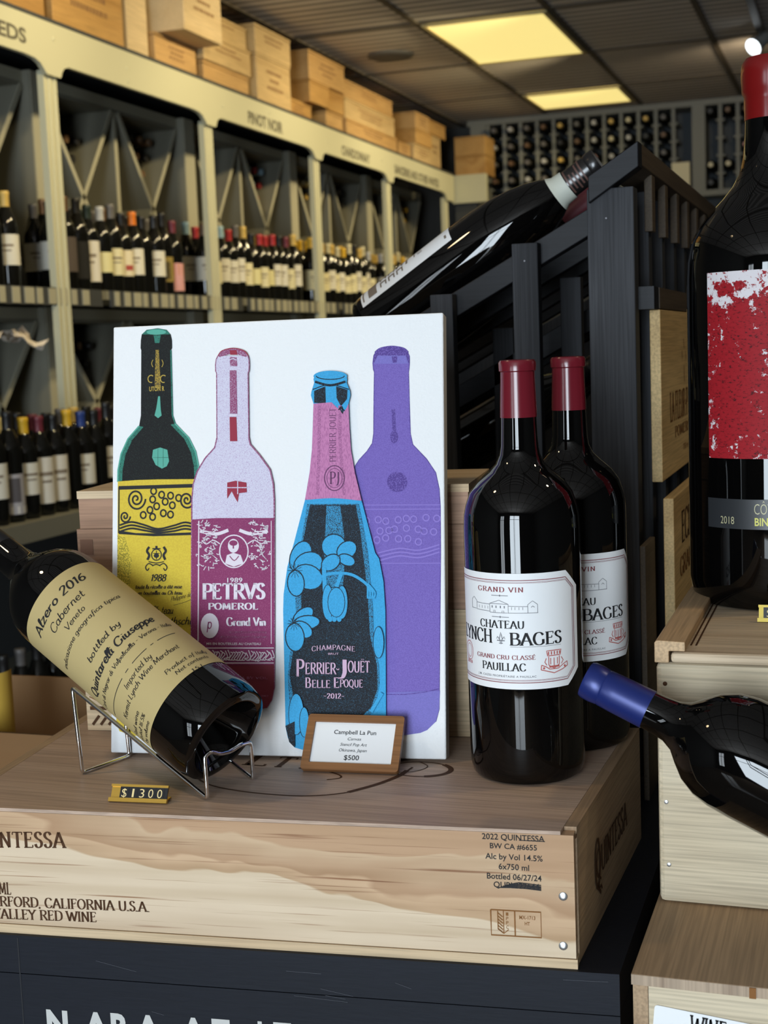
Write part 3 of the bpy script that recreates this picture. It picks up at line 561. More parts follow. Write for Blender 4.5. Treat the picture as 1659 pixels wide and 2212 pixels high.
# bottles lying in the cross bins
def in_bin(k, half, low, caps, where):
    y0 = 4.30 + 1.147 * (k - 1) + .05; y1 = (y0 + 1.047) if k < 4 else 8.85; ym = (y0 + y1) / 2
    a, c = (y0, ym - .012) if half == 0 else (ym + .012, y1)
    z0, z1 = ((-0.445, 0.14) if low else (0.255, 0.945)); yc, zc = (a + c) / 2, (z0 + z1) / 2
    ang = math.atan2(yc - a, z1 - zc); r = 0.0385; n = 0
    for row in range(5):
        for j in range(row + 1):
            if n >= len(caps): return
            z = zc + (r + .009) / math.sin(ang) + row * r * 1.76; y = yc + (j - row / 2) * 2 * r * 1.01
            lie_bottle((-3.07, y, Z(z)), (0, PI / 2, 0), caps[n], '%s-capped bottle lying %s up in the %s %s bin of the %s bay' % (caps[n].replace(' ', '-'), ORD[n], 'lower' if low else 'upper', where, BAY[k]), 'bottles lying in the cross bins'); n += 1
for k, half, low, caps in ((0, 1, False, ['brown', 'gold', 'black']), (1, 0, False, ['black', 'brown', 'black', 'black', 'brown', 'black']), (1, 1, False, ['black', 'black', 'brown', 'black', 'brown', 'black', 'brown', 'black', 'brown', 'brown']), (2, 0, False, ['blue', 'blue', 'red', 'blue', 'red', 'red']), (2, 1, False, ['red', 'blue', 'red', 'red', 'blue', 'red', 'red', 'blue', 'red', 'blue']),
                           (3, 0, False, ['gold', 'cream', 'gold', 'gold', 'cream', 'gold', 'gold', 'gold', 'cream', 'gold']), (3, 1, False, ['black', 'dark green', 'black', 'dark green', 'black', 'black', 'dark green', 'black', 'grey', 'black']), (4, 0, False, ['gold', 'gold', 'yellow', 'gold']), (4, 1, False, ['yellow', 'gold', 'yellow', 'yellow', 'gold', 'yellow', 'yellow', 'yellow', 'gold', 'yellow']),
                           (0, 1, True, ['cream', 'black', 'black']), (1, 0, True, ['black', 'brown', 'black', 'brown', 'brown', 'black', 'black']), (1, 1, True, ['black', 'silver', 'brown', 'black'])):
    in_bin(k, half, low, caps, 'near' if half == 0 else 'far')
# crumpled paper lying over the lower bin
b = MB(); rnd = random.Random(3); nx, ny = 12, 7; vs = []
for i in range(nx + 1):
    for j in range(ny + 1):
        vs.append((rnd.uniform(-.012, .012) + 0.09 * j / ny, 0.40 * i / nx, 0.03 * math.sin(i * 1.1 + j) * .5 + rnd.uniform(-.012, .012) - 0.05 * (i / nx) ** 2 * (1 if j > 3 else .5) + .03 * (1 - abs(j / ny - .5))))
b.add(vs, [(i * (ny + 1) + j, (i + 1) * (ny + 1) + j, (i + 1) * (ny + 1) + j + 1, i * (ny + 1) + j + 1) for i in range(nx) for j in range(ny)], colmat('tissue', (0.78, 0.70, 0.62), 0.8))
o = b.build('wrapping_paper', loc=(-2.57, 3.52, Z(0.085))); tag(o, 'crumpled pale wrapping paper hanging out of the lower bin', 'paper')

# ================================================================== crates stacked on top of the cabinets
CR = [('broad honey crate above the leftmost sign letters', 3.45, 4.01, 1.0785, 1.33, -2.46, 0), ('broad grained crate beside the slim upright crate', 4.03, 4.50, 1.0785, 1.345, -2.45, 0), ('slim upright pale crate standing on end', 4.535, 4.70, 1.0785, 1.37, -2.46, 2),
      ('low tan crate under the jutting crate', 4.72, 5.07, 1.0785, 1.19, -2.45, 3), ('pale crate jutting out over the aisle', 4.75, 5.085, 1.192, 1.375, -2.34, 2), ('bottom crate of the three-high stack after the jutting one', 5.10, 5.54, 1.0785, 1.155, -2.44, 3), ('middle crate of the three-high stack after the jutting one', 5.09, 5.55, 1.157, 1.262, -2.43, 1),
      ('top crate with a dark crest, three-high stack after the jutting one', 5.17, 5.56, 1.264, 1.36, -2.45, 1), ('tall straw crate above the pinot noir letters', 5.60, 5.985, 1.0785, 1.275, -2.43, 1), ('small straw crate on the tall crate above pinot noir', 5.60, 6.0, 1.277, 1.395, -2.43, 1), ('low plain crate with empty space on top, right of the tall straw crate', 6.0, 6.33, 1.0785, 1.16, -2.47, 0),
      ('dim crate bottom of the amber stack', 6.49, 6.73, 1.0785, 1.165, -2.46, 3), ('amber crate bridging the dark gap', 6.21, 6.475, 1.162, 1.265, -2.43, 0), ('dark amber crate right of the bridging crate', 6.48, 6.73, 1.167, 1.265, -2.45, 0), ('broad crate on top of the amber stack', 6.21, 6.70, 1.267, 1.40, -2.43, 3),
      ('bottom long crate of the stack above chardonnay', 6.75, 7.57, 1.0785, 1.165, -2.45, 3), ('middle long crate of the stack above chardonnay', 6.76, 7.57, 1.167, 1.27, -2.46, 1), ('top long crate of the stack above chardonnay', 6.75, 7.54, 1.272, 1.36, -2.46, 3), ('small low crate past the long crates', 7.59, 7.82, 1.0785, 1.155, -2.45, 3),
      ('wide low crate at the foot of the far stack', 7.84, 8.20, 1.0785, 1.175, -2.44, 1), ('middle crate of the far stack', 7.86, 8.19, 1.177, 1.262, -2.43, 0), ('top crate of the far stack', 7.86, 8.15, 1.264, 1.355, -2.43, 3), ('squarish crate near the end of the top board', 8.22, 8.47, 1.0785, 1.275, -2.46, 1), ('flat crate lying on the last squarish crate', 8.21, 8.56, 1.277, 1.36, -2.45, 0)]
rnd = random.Random(5)
for i, (lab, y0, y1, z0, z1, xf, w) in enumerate(CR):
    wm = M['crate_bg'][w]; hy, hz = (y1 - y0) / 2, (z1 - z0); dep = 0.30 if hz < 0.2 or y1 - y0 > .3 else .33
    t = tag(empty('wine_crate', (xf, (y0 + y1) / 2, Z(z0))), lab, 'crate', 'wooden crates on top of the wall cabinets')
    b = MB(); b.box((-dep, -hy + .006, 0), (0, hy - .006, hz - .012), wm)
    smudge = colmat('faded_brand_print', (0.26, 0.14, 0.06), 0.8)
    if rnd.random() < .75:
        for r_ in range(rnd.choice((1, 2, 3))):
            wdt = hy * rnd.uniform(.25, .5); zz = hz * (.65 - .17 * r_)
            x = -wdt
            while x < wdt:
                q = rnd.uniform(.008, .02); b.add([(0.0006, x, zz), (0.0006, x + q, zz), (0.0006, x + q, zz + hz * .07), (0.0006, x, zz + hz * .07)], [(0, 1, 2, 3)], smudge); x += q + .006
    b.build('crate_body', t, bevel=.003)
    b = MB(); b.box((-dep, -hy + .003, hz - .0115), (0.002, hy - .003, hz), wm); b.build('crate_lid', t, bevel=.002)
for lab, z0, z1 in (('lower orange crate on the corner cabinet', 1.067, 1.188), ('upper orange crate on the corner cabinet', 1.189, 1.305)):
    t = tag(empty('wine_crate', (-2.33, 8.66, Z(z0))), lab, 'crate', 'crates on the corner cabinet')
    b = MB(); b.box((-.095, 0, 0), (.105, .24, z1 - z0 - .01), M['crate_bg'][0]); b.build('crate_body', t, bevel=.003)
    b = MB(); b.box((-.096, -.002, z1 - z0 - .0095), (.106, .24, z1 - z0), M['crate_bg'][0]); b.build('crate_lid', t, bevel=.002)

# ================================================================== bottle rack on the back wall
t = tag(empty('wall_wine_rack', (0, 0, CH)), 'grey peg rack of bottle ends covering the back wall', 'wine rack')
b = MB(); b.box((-2.36, 9.225, 0.55), (0.7, 9.245, 1.42), colmat('rack_back', (0.075, 0.085, 0.095), 0.7)); b.build('back_board', t)
rp = colmat('rack_paint', (0.225, 0.23, 0.205), 0.6)
b = MB(); b.box((-2.42, 8.97, 1.412), (0.7, 9.22, 1.448), rp); b.box((-2.36, 8.97, 0.865), (0.7, 9.22, 0.90), rp); b.build('rail', t)
b = MB()
for x in [-2.287 + .108 * c for c in range(12)] + [-0.815 + .105 * c for c in range(14)]:
    b.box((x - .011, 8.985, 0.90), (x + .011, 9.01, 1.412), rp)
    for r_ in range(5):
        z = 1.322 - .107 * r_
        if z > .9: b.box((x - .026, 8.99, z - .008), (x + .026, 9.20, z + .004), rp)
b.box((-0.985, 8.97, 0.90), (-0.905, 9.22, 1.412), rp); b.box((-2.40, 8.97, .5), (-2.30, 9.22, 1.412), rp)
b.build('upright', t)
CAPR = ['grey', 'black', 'silver', 'brown', 'gold', 'silver', 'grey', 'cream', 'pink', 'gold', 'silver']
for c in range(11):
    for r_ in range(5):
        if (c == 10 and r_ > 3): continue
        cap = CAPR[(c * 2 + r_ * 3 + c // 4) % len(CAPR)] if c > 3 else ('grey', 'silver', 'grey', 'brown')[(c + r_) % 4]
        lie_bottle((-2.233 + .108 * c, 9.215, Z(1.328 + .0385 - .107 * r_ - .001 * c)), (PI / 2, 0, 0), cap, '%s-capped bottle end in the back rack, column %s from the corner, row %s down' % (cap, ORD[c], ORD[r_]), 'bottle ends in the back rack')
for c, r_, cap in ((0, 0, 'black'), (1, 0, 'brown'), (2, 0, 'brown'), (2, 2, 'pink'), (0, 3, 'cream'), (1, 3, 'cream'), (0, 4, 'black'), (2, 4, 'gold')):
    lie_bottle((-0.869 + .105 * c + .107 * .0, 9.215, Z(1.328 + .0385 - .107 * r_)), (PI / 2, 0, 0), cap, '%s-capped bottle in the sparse right-hand rack section, %s column, row %s down' % (cap, ORD[c], ORD[r_]), 'bottle ends in the sparse rack section')
b = MB(); b.box((-0.055, -.004, 0), (0.055, 0, .19), colmat('card_stock', (0.80, 0.74, 0.52), 0.7)); tag(b.build('shelf_card', loc=(-1.055, 8.965, Z(.888))), 'blank cream card propped on the front of the back rack', 'card')
# ================================================================== low black platform
T = -0.39; PT = -0.505
b = MB()
for z0, z1 in ((PT - .035, PT), (PT - .105, PT - .0358), (PT - .18, PT - .1058), (-1.4, PT - .1808)):
    b.prism([(-.182, 1.06), (-.20, 2.75), (-.86, 2.75), (-.86, .9937)], 2, z0, z1, 'platform')
fm = plane_map((-.182, 1.06, PT), (.9953, .0973, 0), (0, 0, 1), (.0973, -.9953, 0))
ltr = colmat('stencilled_letters', (0.52, 0.52, 0.50), 0.7)
for ch, a, c in (('N', -.506, -.4855), ('A', -.4702, -.4462), ('P', -.4442, -.4302), ('A', -.4207, -.3967), ('A', -.3785, -.3545), ('T', -.3498, -.3332), ('I', -.3078, -.3040), ('T', -.2937, -.2778)):
    b.glyphs(sans(ch, 0.045), ltr, fm, a, c, -.0912 + .021 * (a + .506), .0238, .0006)
rnd = random.Random(11)
for i in range(9):
    u, v = rnd.uniform(-.5, 0), rnd.uniform(-.08, -.004); b.ribbon([(u, v), (u + rnd.uniform(.01, .05) * (1 if u < -.06 else -1), v + rnd.uniform(-.008, .004))], .0003, colmat('scratch', (0.06, 0.065, 0.08), 0.6), fm, .0005)
b.ribbon([(-.529, -.002), (-.529, -.2)], .0012, 'black_plastic', fm, .0004)
tag(b.build('display_platform', loc=(0, 0, CH), bevel=.0006), 'blue-black painted platform with pale lettering under the long wooden crate', 'platform')

# ================================================================== long flat wooden crate
FRx, FRy = -.217, 1.062; ux, uy = .9953, .0973
t = tag(empty('wine_crate', (FRx, FRy, Z(PT))), 'long flat wooden crate with flame-grained front carrying canvas and bottles', 'crate')
rotz = math.atan2(uy, ux); h = T - PT
def cl(x, y): return (FRx + x * ux - y * uy, FRy + x * uy + y * ux)   # crate-local to plan
FL = (-.776, 1.0074); BR = (-.2105, 1.373); BL = (-.8125, 1.314)
def off(p): return (p[0] - FRx, p[1] - FRy)
def lerp(a, c, k): return (a[0] + (c[0] - a[0]) * k, a[1] + (c[1] - a[1]) * k)
L_, kx = .562, .0188
q = [off(p) for p in ((FRx, FRy), BR, BL, FL)]
fr, br, bl, fl = q
lid = [lerp(fl, fr, .0188), lerp(fl, fr, 1 - .0185), lerp(bl, br, 1 - .0172), lerp(bl, br, .0172)]
b = MB(); b.prism([lerp(lid[0], lid[3], 0.0), lid[1], lid[2], lid[3]], 2, h - .0030, h, 'wood_top')
fm = plane_map((-FRx, -FRy, h), (1, 0, 0), (0, 1, 0), (0, 0, 1)); bm = 'burn'
b.ribbon(crom([(-.600, 1.150), (-.575, 1.120), (-.545, 1.1045), (-.50, 1.098), (-.46, 1.1015), (-.43, 1.118), (-.412, 1.145), (-.4005, 1.172), (-.396, 1.20)], 8), .0022, bm, fm, .0003)
b.ribbon(crom([(-.43, 1.118), (-.412, 1.145), (-.4005, 1.172), (-.398, 1.19)], 8), .005, bm, fm, .00035)
b.ribbon(loop(ell(-.388, 1.196, .030, .022)), .0016, bm, fm, .0003); b.ribbon(ell(-.388, 1.196, .030, .022, 14, -1.2, 0.9), .005, bm, fm, .00035)
b.ribbon(crom([(-.395, 1.218), (-.383, 1.206), (-.387, 1.192), (-.398, 1.184), (-.41, 1.182)], 6), .0012, bm, fm, .0003)
b.ribbon(crom([(-.470, 1.172), (-.455, 1.163), (-.452, 1.155), (-.462, 1.148)], 6), .002, bm, fm, .0003)
for x0, x1 in ((-.560, -.536), (-.532, -.513), (-.508, -.486)):
    b.glyphs(serif('T' if x0 > -.55 else 'L'), bm, fm, x0, x1, 1.176, .03, .0003)
b.build('lid', t)
b = MB(); k = .012 / .31
fr_in, fl_in = lerp(fr, br, k), lerp(fl, bl, k)
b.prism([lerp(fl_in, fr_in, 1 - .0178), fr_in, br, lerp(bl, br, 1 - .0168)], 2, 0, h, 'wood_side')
# brand burnt into the end panel
sd = Vector((br[0] - fr[0], br[1] - fr[1], 0)).normalized(); fm = plane_map((fr[0], fr[1], 0), sd, (0, 0, 1), (sd.y, -sd.x, 0))
b.glyphs(serif('QUINTESSA'), bm, fm, .085, .232, .042, .024, .0006)
b.glyphs(serif('Q'), bm, fm, .078, .102, .034, .042, .0007)
b.ribbon(crom([(.088, .034), (.094, .030), (.102, .031), (.108, .026)], 5), .002, bm, fm, .0006)
b.lathe([(.0022, 0), (.0015, .0006)], 'burn', 10, xf=Matrix.Translation(fm(.007, h - .006, .0002)) @ Matrix.Rotation(PI / 2, 4, 'Y'))
b.build('end_panel', t)
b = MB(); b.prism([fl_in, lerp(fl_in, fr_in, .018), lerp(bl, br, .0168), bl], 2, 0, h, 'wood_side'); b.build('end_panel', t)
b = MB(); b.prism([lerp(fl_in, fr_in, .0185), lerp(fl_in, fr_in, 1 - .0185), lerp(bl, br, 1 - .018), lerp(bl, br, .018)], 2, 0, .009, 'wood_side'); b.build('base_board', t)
b = MB(); s = -L_
b.box((s, 0, .0085), (0.0, .0118, h - .0032), 'front'); b.box((s, -.0012, 0), (0.0012, .0118, .008), 'wood_pale')
fm = plane_map((0, 0, 0), (1, 0, 0), (0, 0, 1), (0, -1, 0)); gN = serif('NTESSA'); gQ = serif('QUINTESSA'); sc_ = .0648 / gN[2]
b.glyphs(gQ, bm, fm, -.4437 - gQ[2] * sc_, -.4437, .0775, .0138, .0004, ydir=.004)
g7 = serif('750 ML'); w7 = .0072 * g7[2]; b.glyphs(g7, bm, fm, -.5005 - w7, -.5005, .0356, .0106, .0004)
gr = serif('RUTHERFORD, CALIFORNIA U.S.A.', .03); gv = serif('RFORD, CALIFORNIA U.S.A.', .03); sr = .1432 / gv[2]
b.glyphs(gr, bm, fm, -.3691 - gr[2] * sr, -.3691, .0235, .0088, .0004, ydir=.0036)
gn = serif('NAPA VALLEY RED WINE', .03); gv = serif('ALLEY RED WINE', .03); sr = .0933 / gv[2]
b.glyphs(gn, bm, fm, -.4198 - gn[2] * sr, -.4198, .0117, .0088, .0004, ydir=.003)
for txt, a, c, z, hh in (('2022 QUINTESSA', -.0742, -.0233, .1060, .0050), ('BW CA #6655', -.0679, -.0296, .0985, .0046), ('Alc by Vol 14.5%', -.0719, -.0252, .0895, .0049), ('6x750 ml', -.0612, -.0364, .0811, .0050), ('Bottled 06/27/24', -.0711, -.0265, .0727, .0050), ('QUBL222644', -.0658, -.0285, .0656, .0050)):
    b.glyphs(sans(txt, 0.01), 'ink', fm, a, c, z, hh, .0004, ydir=-.0003)
b.ribbon([(-.044, .1062), (-.023, .1060)], .0006, 'ink', fm, .0005)
for dz in (0, .001, .002, .003, .0042): b.ribbon([(-.062 + dz * 2, .0655 + dz * .7), (-.045, .0662 + dz), (-.027, .0648 + dz)], .0008, 'ink', fm, .0005)
st = 'burn2'
b.ribbon(loop([(-.0689, .0463), (-.0279, .0463), (-.0279, .0247), (-.0689, .0247)]), .0012, st, fm, .0004); b.ribbon([(-.0492, .046), (-.0492, .025)], .0011, st, fm, .0004); b.ribbon([(-.0585, .046), (-.0585, .027)], .0007, st, fm, .0004)
for i in range(6): b.ribbon([(-.0632, .044 - i * .0027), (-.0592, .0405 - i * .0027)], .0009, st, fm, .0004)
b.ribbon([(-.0632, .0455), (-.0632, .03), (-.0585, .0265), (-.0545, .03)], .0008, st, fm, .0004)
for i, ch in enumerate('IPPC'): b.glyphs(sans(ch), st, fm, -.0565, -.0545, .0418 - i * .0037, .0028, .0004)
b.glyphs(sans('MX-1713', .01), st, fm, -.0455, -.0325, .0395, .0032, .0004); b.glyphs(sans('HT', .01), st, fm, -.0412, -.0370, .0345, .0030, .0004)
fp_ = b.build('front_panel', t, loc=(fr[0], fr[1], 0), rot=(0, 0, rotz))
for x, z in ((-.0094, .0608), (-.0103, .0189)):
    p = fm(x, z, 0); pl = (p.x, p.y, p.z)
    b = MB(); b.lathe([(.0036, -.001), (.0036, .0006), (.0030, .0010), (.0012, .0012)], 'steel', 16); b.build('screw', fp_, loc=pl, rot=(PI / 2, 0, 0))

# ================================================================== stacked crates behind the canvas
n_ = Vector((-.129, .992, 0)); d_ = Vector((.992, .129, 0)); o_ = Vector((-.360, 1.257, T)) + n_ * .052
for lab, z0, z1, w, dl_, dr_ in (('bottom pale crate of the stack behind the canvas', -.3895, -.2600, 'wood_pale', .412, 0), ('middle reddish crate of the stack behind the canvas', -.2595, -.1745, 'wood_red', .410, .001), ('top reddish crate with pale lid behind the canvas', -.174, -.1345, 'wood_red', .406, .003)):
    p = o_ - d_ * dl_; L = dl_ - 0.0 + dr_; hh = z1 - z0
    t = tag(empty('wine_box', (p.x, p.y, Z(z0)), (0, 0, math.atan2(.129, .992))), lab, 'crate', 'crates stacked behind the canvas')
    b = MB(); top = hh - (.008 if 'top' in lab else 0.0)
    b.box((0, .151, 0), (L, .16, top), w); b.build('long_side', t); b = MB(); b.box((0, 0, 0), (L, .009, top), w)
    fm = plane_map((0, 0, 0), (1, 0, 0), (0, 0, 1), (0, -1, 0))
    if 'bottom' in lab:
        b.ribbon(loop([(.046, .034), (.10, .034), (.10, .057), (.046, .057)]), .0006, 'burn2', fm, .0004); b.ribbon([(.059, .034), (.059, .057)], .0006, 'burn2', fm, .0004)
        for i in range(3): b.glyphs(sans('HT'), 'burn2', fm, .0485, .0565, .037 + i * .006, .004, .0004)
        b.glyphs(sans('IT-08'), 'burn2', fm, .063, .088, .047, .0055, .0004); b.glyphs(sans('HT'), 'burn2', fm, .063, .073, .038, .0055, .0004)
        for i in range(16): b.ribbon([(.004, .108 - i * .0055), (.020, .100 - i * .0055)], .0011, 'burn2', fm, .0004)
        for i in range(9): b.ribbon([(.006 + i * .009, .006), (.014 + i * .009, .016)], .003, 'burn', fm, .0004)
        b.ribbon([(.004, .024), (.07, .024)], .004, 'burn', fm, .0004)
    fl_ = b.build('long_side', t)
    e = .0092
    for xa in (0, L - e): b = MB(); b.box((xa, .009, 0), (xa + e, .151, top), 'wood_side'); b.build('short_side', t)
    if 'top' in lab: b = MB(); b.box((-.001, -.001, top), (L + .001, .161, hh), 'wood_pale'); b.build('lid', t)
    else:
        for z in ([hh * .78, hh * .25] if 'middle' in lab else []):
            b = MB(); b.box((.003, -.0006, z - .008), (.017, .004, z + .008), colmat('joint_end_grain', (.20, .10, .06), .7)); b.build('finger_joint', fl_)

# ================================================================== canvas print
U = Vector((.992, .129, 0)).normalized(); V = Vector((-.0225, .172, .985)).normalized(); N = U.cross(V)
t = tag(empty('canvas_print', (-.7018, 1.175, Z(T + .0037))), 'white canvas print of four colourful wine bottles leaning on stacked crates', 'picture')
cw, chh = .3362, .4252
b = MB(); P0 = Vector((0, 0, 0))
def q4(e): return [P0 + N * e, P0 + U * cw + N * e, P0 + U * cw + V * chh + N * e, P0 + V * chh + N * e]
qb = q4(-.020); qf = q4(0); b.hexa([qf[0], qf[1], qb[1], qb[0], qf[3], qf[2], qb[2], qb[3]], 'canvas')
b.build('stretched_canvas', t, bevel=.0015)
b = MB(); fmc = plane_map(P0, U, V, N)
def A(x, y):   # artwork grid -> metres on the canvas
    yb = 1628 + .0208 * (x - 245); yt = 705.5 - .0415 * (x - 246)
    return ((x - 245.5) / 718 * cw, (yb - y) / (yb - yt) * chh)
lay = [0]
def shape(pts, m, up=True):
    if up: lay[0] += 1
    b.poly([A(*p) for p in pts], m, fmc, .0001 + lay[0] * .000035)
def line(pts, w, m, up=True, sm=0):
    if up: lay[0] += 1
    if sm: pts = crom(pts, sm)
    b.ribbon([A(*p) for p in pts], w * .000465, m, fmc, .0001 + lay[0] * .000035)
def text(g, m, x0, x1, y, hpx, **kw):
    lay[0] += 1; a = A(x0, y); c = A(x1, y)
    b.glyphs(g, m, fmc, a[0], c[0], a[1], hpx * .000465, .0001 + lay[0] * .000035, **kw)
ART = {'blk': speckle('print_black', (0.006, 0.007, 0.0075), (0.02, 0.032, 0.028), .62, 1600), 'grn': speckle('print_green', (0.035, 0.20, 0.15), (0.015, 0.03, 0.028), .60, 1500, soft=.06), 'mint': colmat('print_mint', (0.08, 0.36, 0.28), .7), 'yel': speckle('print_yellow', (0.66, 0.50, 0.05), (0.62, 0.45, 0.045), .5, 600),
       'lil': speckle('print_lilac', (0.62, 0.61, 0.74), (0.47, 0.38, 0.56), .57, 1500, soft=.05), 'wine': speckle('print_burgundy', (0.23, 0.035, 0.12), (0.30, 0.07, 0.17), .6, 1200), 'dred': colmat('print_dark_red', (0.15, 0.008, 0.025), .7), 'red': colmat('print_red', (0.28, 0.012, 0.04), .7), 'vio': speckle('print_red_violet', (0.26, 0.06, 0.15), (0.5, 0.4, 0.55), .6, 1500), 'wht': colmat('print_white', (0.70, 0.64, 0.72), .7),
       'blu': speckle('print_blue', (0.045, 0.36, 0.68), (0.04, 0.32, 0.60), .5, 900), 'navy': speckle('print_charcoal', (0.009, 0.011, 0.016), (0.03, 0.08, 0.13), .60, 1500), 'mixb': speckle('print_blue_grain', (0.04, 0.30, 0.56), (0.02, 0.03, 0.04), .52, 1500, soft=.05), 'pnk': speckle('print_pink', (0.52, 0.20, 0.40), (0.40, 0.14, 0.31), .55, 1300, soft=.06, stretch=(1, 1, .15)), 'pnkt': colmat('print_pale_pink', (0.60, 0.40, 0.55), .7), 'plum': colmat('print_plum', (0.10, 0.02, 0.09), .7),
       'pur': speckle('print_purple', (0.19, 0.135, 0.47), (0.155, 0.105, 0.40), .5, 1200, soft=.08), 'pur2': speckle('print_purple_light', (0.17, 0.15, 0.46), (0.20, 0.17, 0.52), .5, 1200, soft=.08), 'purl': colmat('print_lavender', (0.24, 0.17, 0.55), .7), 'purd': speckle('print_deep_purple', (0.085, 0.05, 0.25), (0.16, 0.11, 0.40), .55, 900, soft=.06), 'k': M['ink'], 'ochre': colmat('print_ochre', (0.45, 0.32, 0.05), .7), 'olive': speckle('print_olive_shade', (0.30, 0.25, 0.03), (0.74, 0.56, 0.06), .5, 900)}
def art_bottle(lx, rx): return lx + rx[::-1]
# purple bottle (behind the champagne bottle)
L4 = [(821, 764), (818, 770), (816, 786), (817, 800), (819, 806), (818, 860), (817, 941), (814, 962), (803, 979), (786, 998), (778, 1011), (766, 1040), (762, 1080), (762, 1535), (766, 1560), (790, 1582), (830, 1592), (871, 1592)]
R4 = [(890, 764), (893, 772), (893, 786), (892, 800), (891, 806), (892, 860), (894, 941), (899, 965), (927, 996), (946, 1026), (953, 1062), (955, 1100), (955, 1197), (952, 1400), (950, 1535), (943, 1562), (925, 1580), (911, 1586)]
shape(art_bottle(L4, R4), ART['pur']); lay[0] += 1
line([(821, 764), (832, 755), (856, 751), (880, 755), (890, 764)], 5, ART['purd'], sm=5); shape([(821, 764), (832, 756), (856, 752), (880, 756), (890, 764), (893, 786), (816, 787)], ART['purd']); shape([(826, 770), (885, 770), (891, 788), (818, 788)], ART['pur2'])
for p in (L4[:14], R4[:16]): line(p, 1.6, ART['purd'])
shape(ell(866, 1046, 21, 22), ART['purd']); shape(ell(860, 948, 8, 14), ART['purd']); shape([(855, 888), (862, 888), (864, 940), (857, 940)], ART['purd']); shape([(856, 772), (868, 772), (866, 786), (858, 786)], ART['purd'])
shape([(762, 1502), (952, 1496), (950, 1535), (943, 1562), (925, 1580), (911, 1586), (871, 1592), (830, 1592), (790, 1582), (766, 1560), (762, 1535)], ART['pur2']); line([(842, 1504), (880, 1504), (920, 1499), (951, 1492)], 1.6, ART['purd'])
for yy in (1096, 1105, 1222): line([(790, yy), (955, yy)], 2, ART['purl'])
rnd = random.Random(21)
for i in range(22):
    cx_, cy_ = 805 + (i % 8) * 20 + rnd.uniform(-5, 5), 1128 + (i // 8) * 22 + rnd.uniform(-5, 5); line(loop(ell(cx_, cy_, 6.5, 7, 12)), 3, ART['purl'], False)
for k in range(3): line([(825 + k * 2, 1200 + k * 8), (870, 1190 + k * 8), (910, 1194 + k * 8), (953, 1182 + k * 8)], 3, ART['purl'], False, 5)
# black and yellow bottle
L1 = [(311, 722), (309, 735), (308.5, 752), (310, 757), (310, 900), (306, 923), (281, 951), (265.6, 984), (259, 1019), (258.5, 1045), (259, 1560), (266, 1582), (300, 1592)]
R1 = [(376, 722), (379, 735), (379.5, 752), (377, 757), (381, 900), (387, 918), (417.5, 949), (432.7, 979), (439, 1009), (441, 1045), (441, 1560), (434, 1582), (400, 1592)]
shape(art_bottle(L1, R1), ART['blk'])
shape([(311, 722), (322, 712), (347, 708.5), (367, 712), (376, 722)], ART['grn']); shape(ell(344, 717, 22, 6), ART['mint']); shape([(338, 724), (354, 724), (351, 741), (341, 741)], ART['grn'])
def band(l, dx, m): shape(l + [(x + dx, y + 2) for x, y in l[::-1]], m)
band(L1[5:10], 10, ART['grn']); band(R1[5:10], -10, ART['grn']); line(L1[5:10], 3, ART['mint']); line(R1[5:10], 3, ART['mint']); line(R1[3:6], 3, ART['grn'])
shape([(349, 858), (353, 858), (355, 888), (357, 900), (349, 906), (341, 900), (345, 884)], ART['mint']); shape([(338, 975), (354, 970), (370, 975), (374, 1000), (369, 1011), (358, 1016), (344, 1008), (336, 992)], ART['mint'])
for x in (349, 361): line([(x, 972), (x, 1012)], .8, ART['blk'], False)
line([(338, 992), (374, 992)], .8, ART['blk'], False)
shape([(343, 756), (350, 756), (355, 840), (341, 840)], speckle('print_gold_grain', (0.40, 0.27, 0.04), (0.03, 0.03, 0.03), .52, 1300, soft=.05))
for sx in (-1, 1):
    line([(347 + sx * 10, 778), (347 + sx * 13, 786), (347 + sx * 10, 794)], 1.4, ART['ochre'], sm=4); line(ell(347 + sx * 14, 820, 7, 8, 12, 1.2, 5.4), 2, ART['ochre'])
text(sans('UTON R', .02), ART['ochre'], 329, 363, 847, 10)
shape([(259, 1044), (300, 1041), (350, 1039.5), (441, 1039), (441, 1560), (434, 1582), (400, 1592), (300, 1592), (266, 1582), (259, 1560)], ART['yel'])
shape([(259, 1160), (275, 1162), (292, 1215), (286, 1290), (298, 1400), (259, 1400)], ART['olive'])
# plain pattern band: rings, spirals and waves
shape([(261, 1054), (440, 1049), (440, 1057), (262, 1062)], 'ink'); shape([(261, 1150), (300, 1156), (360, 1157), (440, 1154), (440, 1160), (340, 1163), (262, 1158)], 'ink')
line([(262, 1056), (262, 1156)], 3, 'ink')
for cx_, cy_ in ((340, 1065), (358, 1073), (378, 1075), (338, 1083), (366, 1088), (347, 1098), (382, 1096), (332, 1106), (362, 1113), (317, 1117), (338, 1121), (378, 1116), (396, 1080)): line(loop(ell(cx_, cy_, 6.2, 7.2, 16)), 3.6, 'ink', False)
def spiral(cx_, cy_, r0, turns): return [(cx_ + r0 * (1 - i / 60) * math.cos(i / 60 * turns * 2 * PI), cy_ + 1.15 * r0 * (1 - i / 60) * math.sin(i / 60 * turns * 2 * PI)) for i in range(58)]
line(spiral(301, 1082, 21, 2.4), 4, 'ink'); line(spiral(414, 1084, 17, 2.2), 4, 'ink'); line(spiral(276, 1120, 12, 1.8), 3.6, 'ink')
for k in range(3): line([(264, 1139 + k * 7), (290, 1132 + k * 7), (318, 1138 + k * 6), (350, 1147 + k * 4), (385, 1140 + k * 6), (412, 1133 + k * 7), (440, 1141 + k * 6)], 4, 'ink', sm=5)
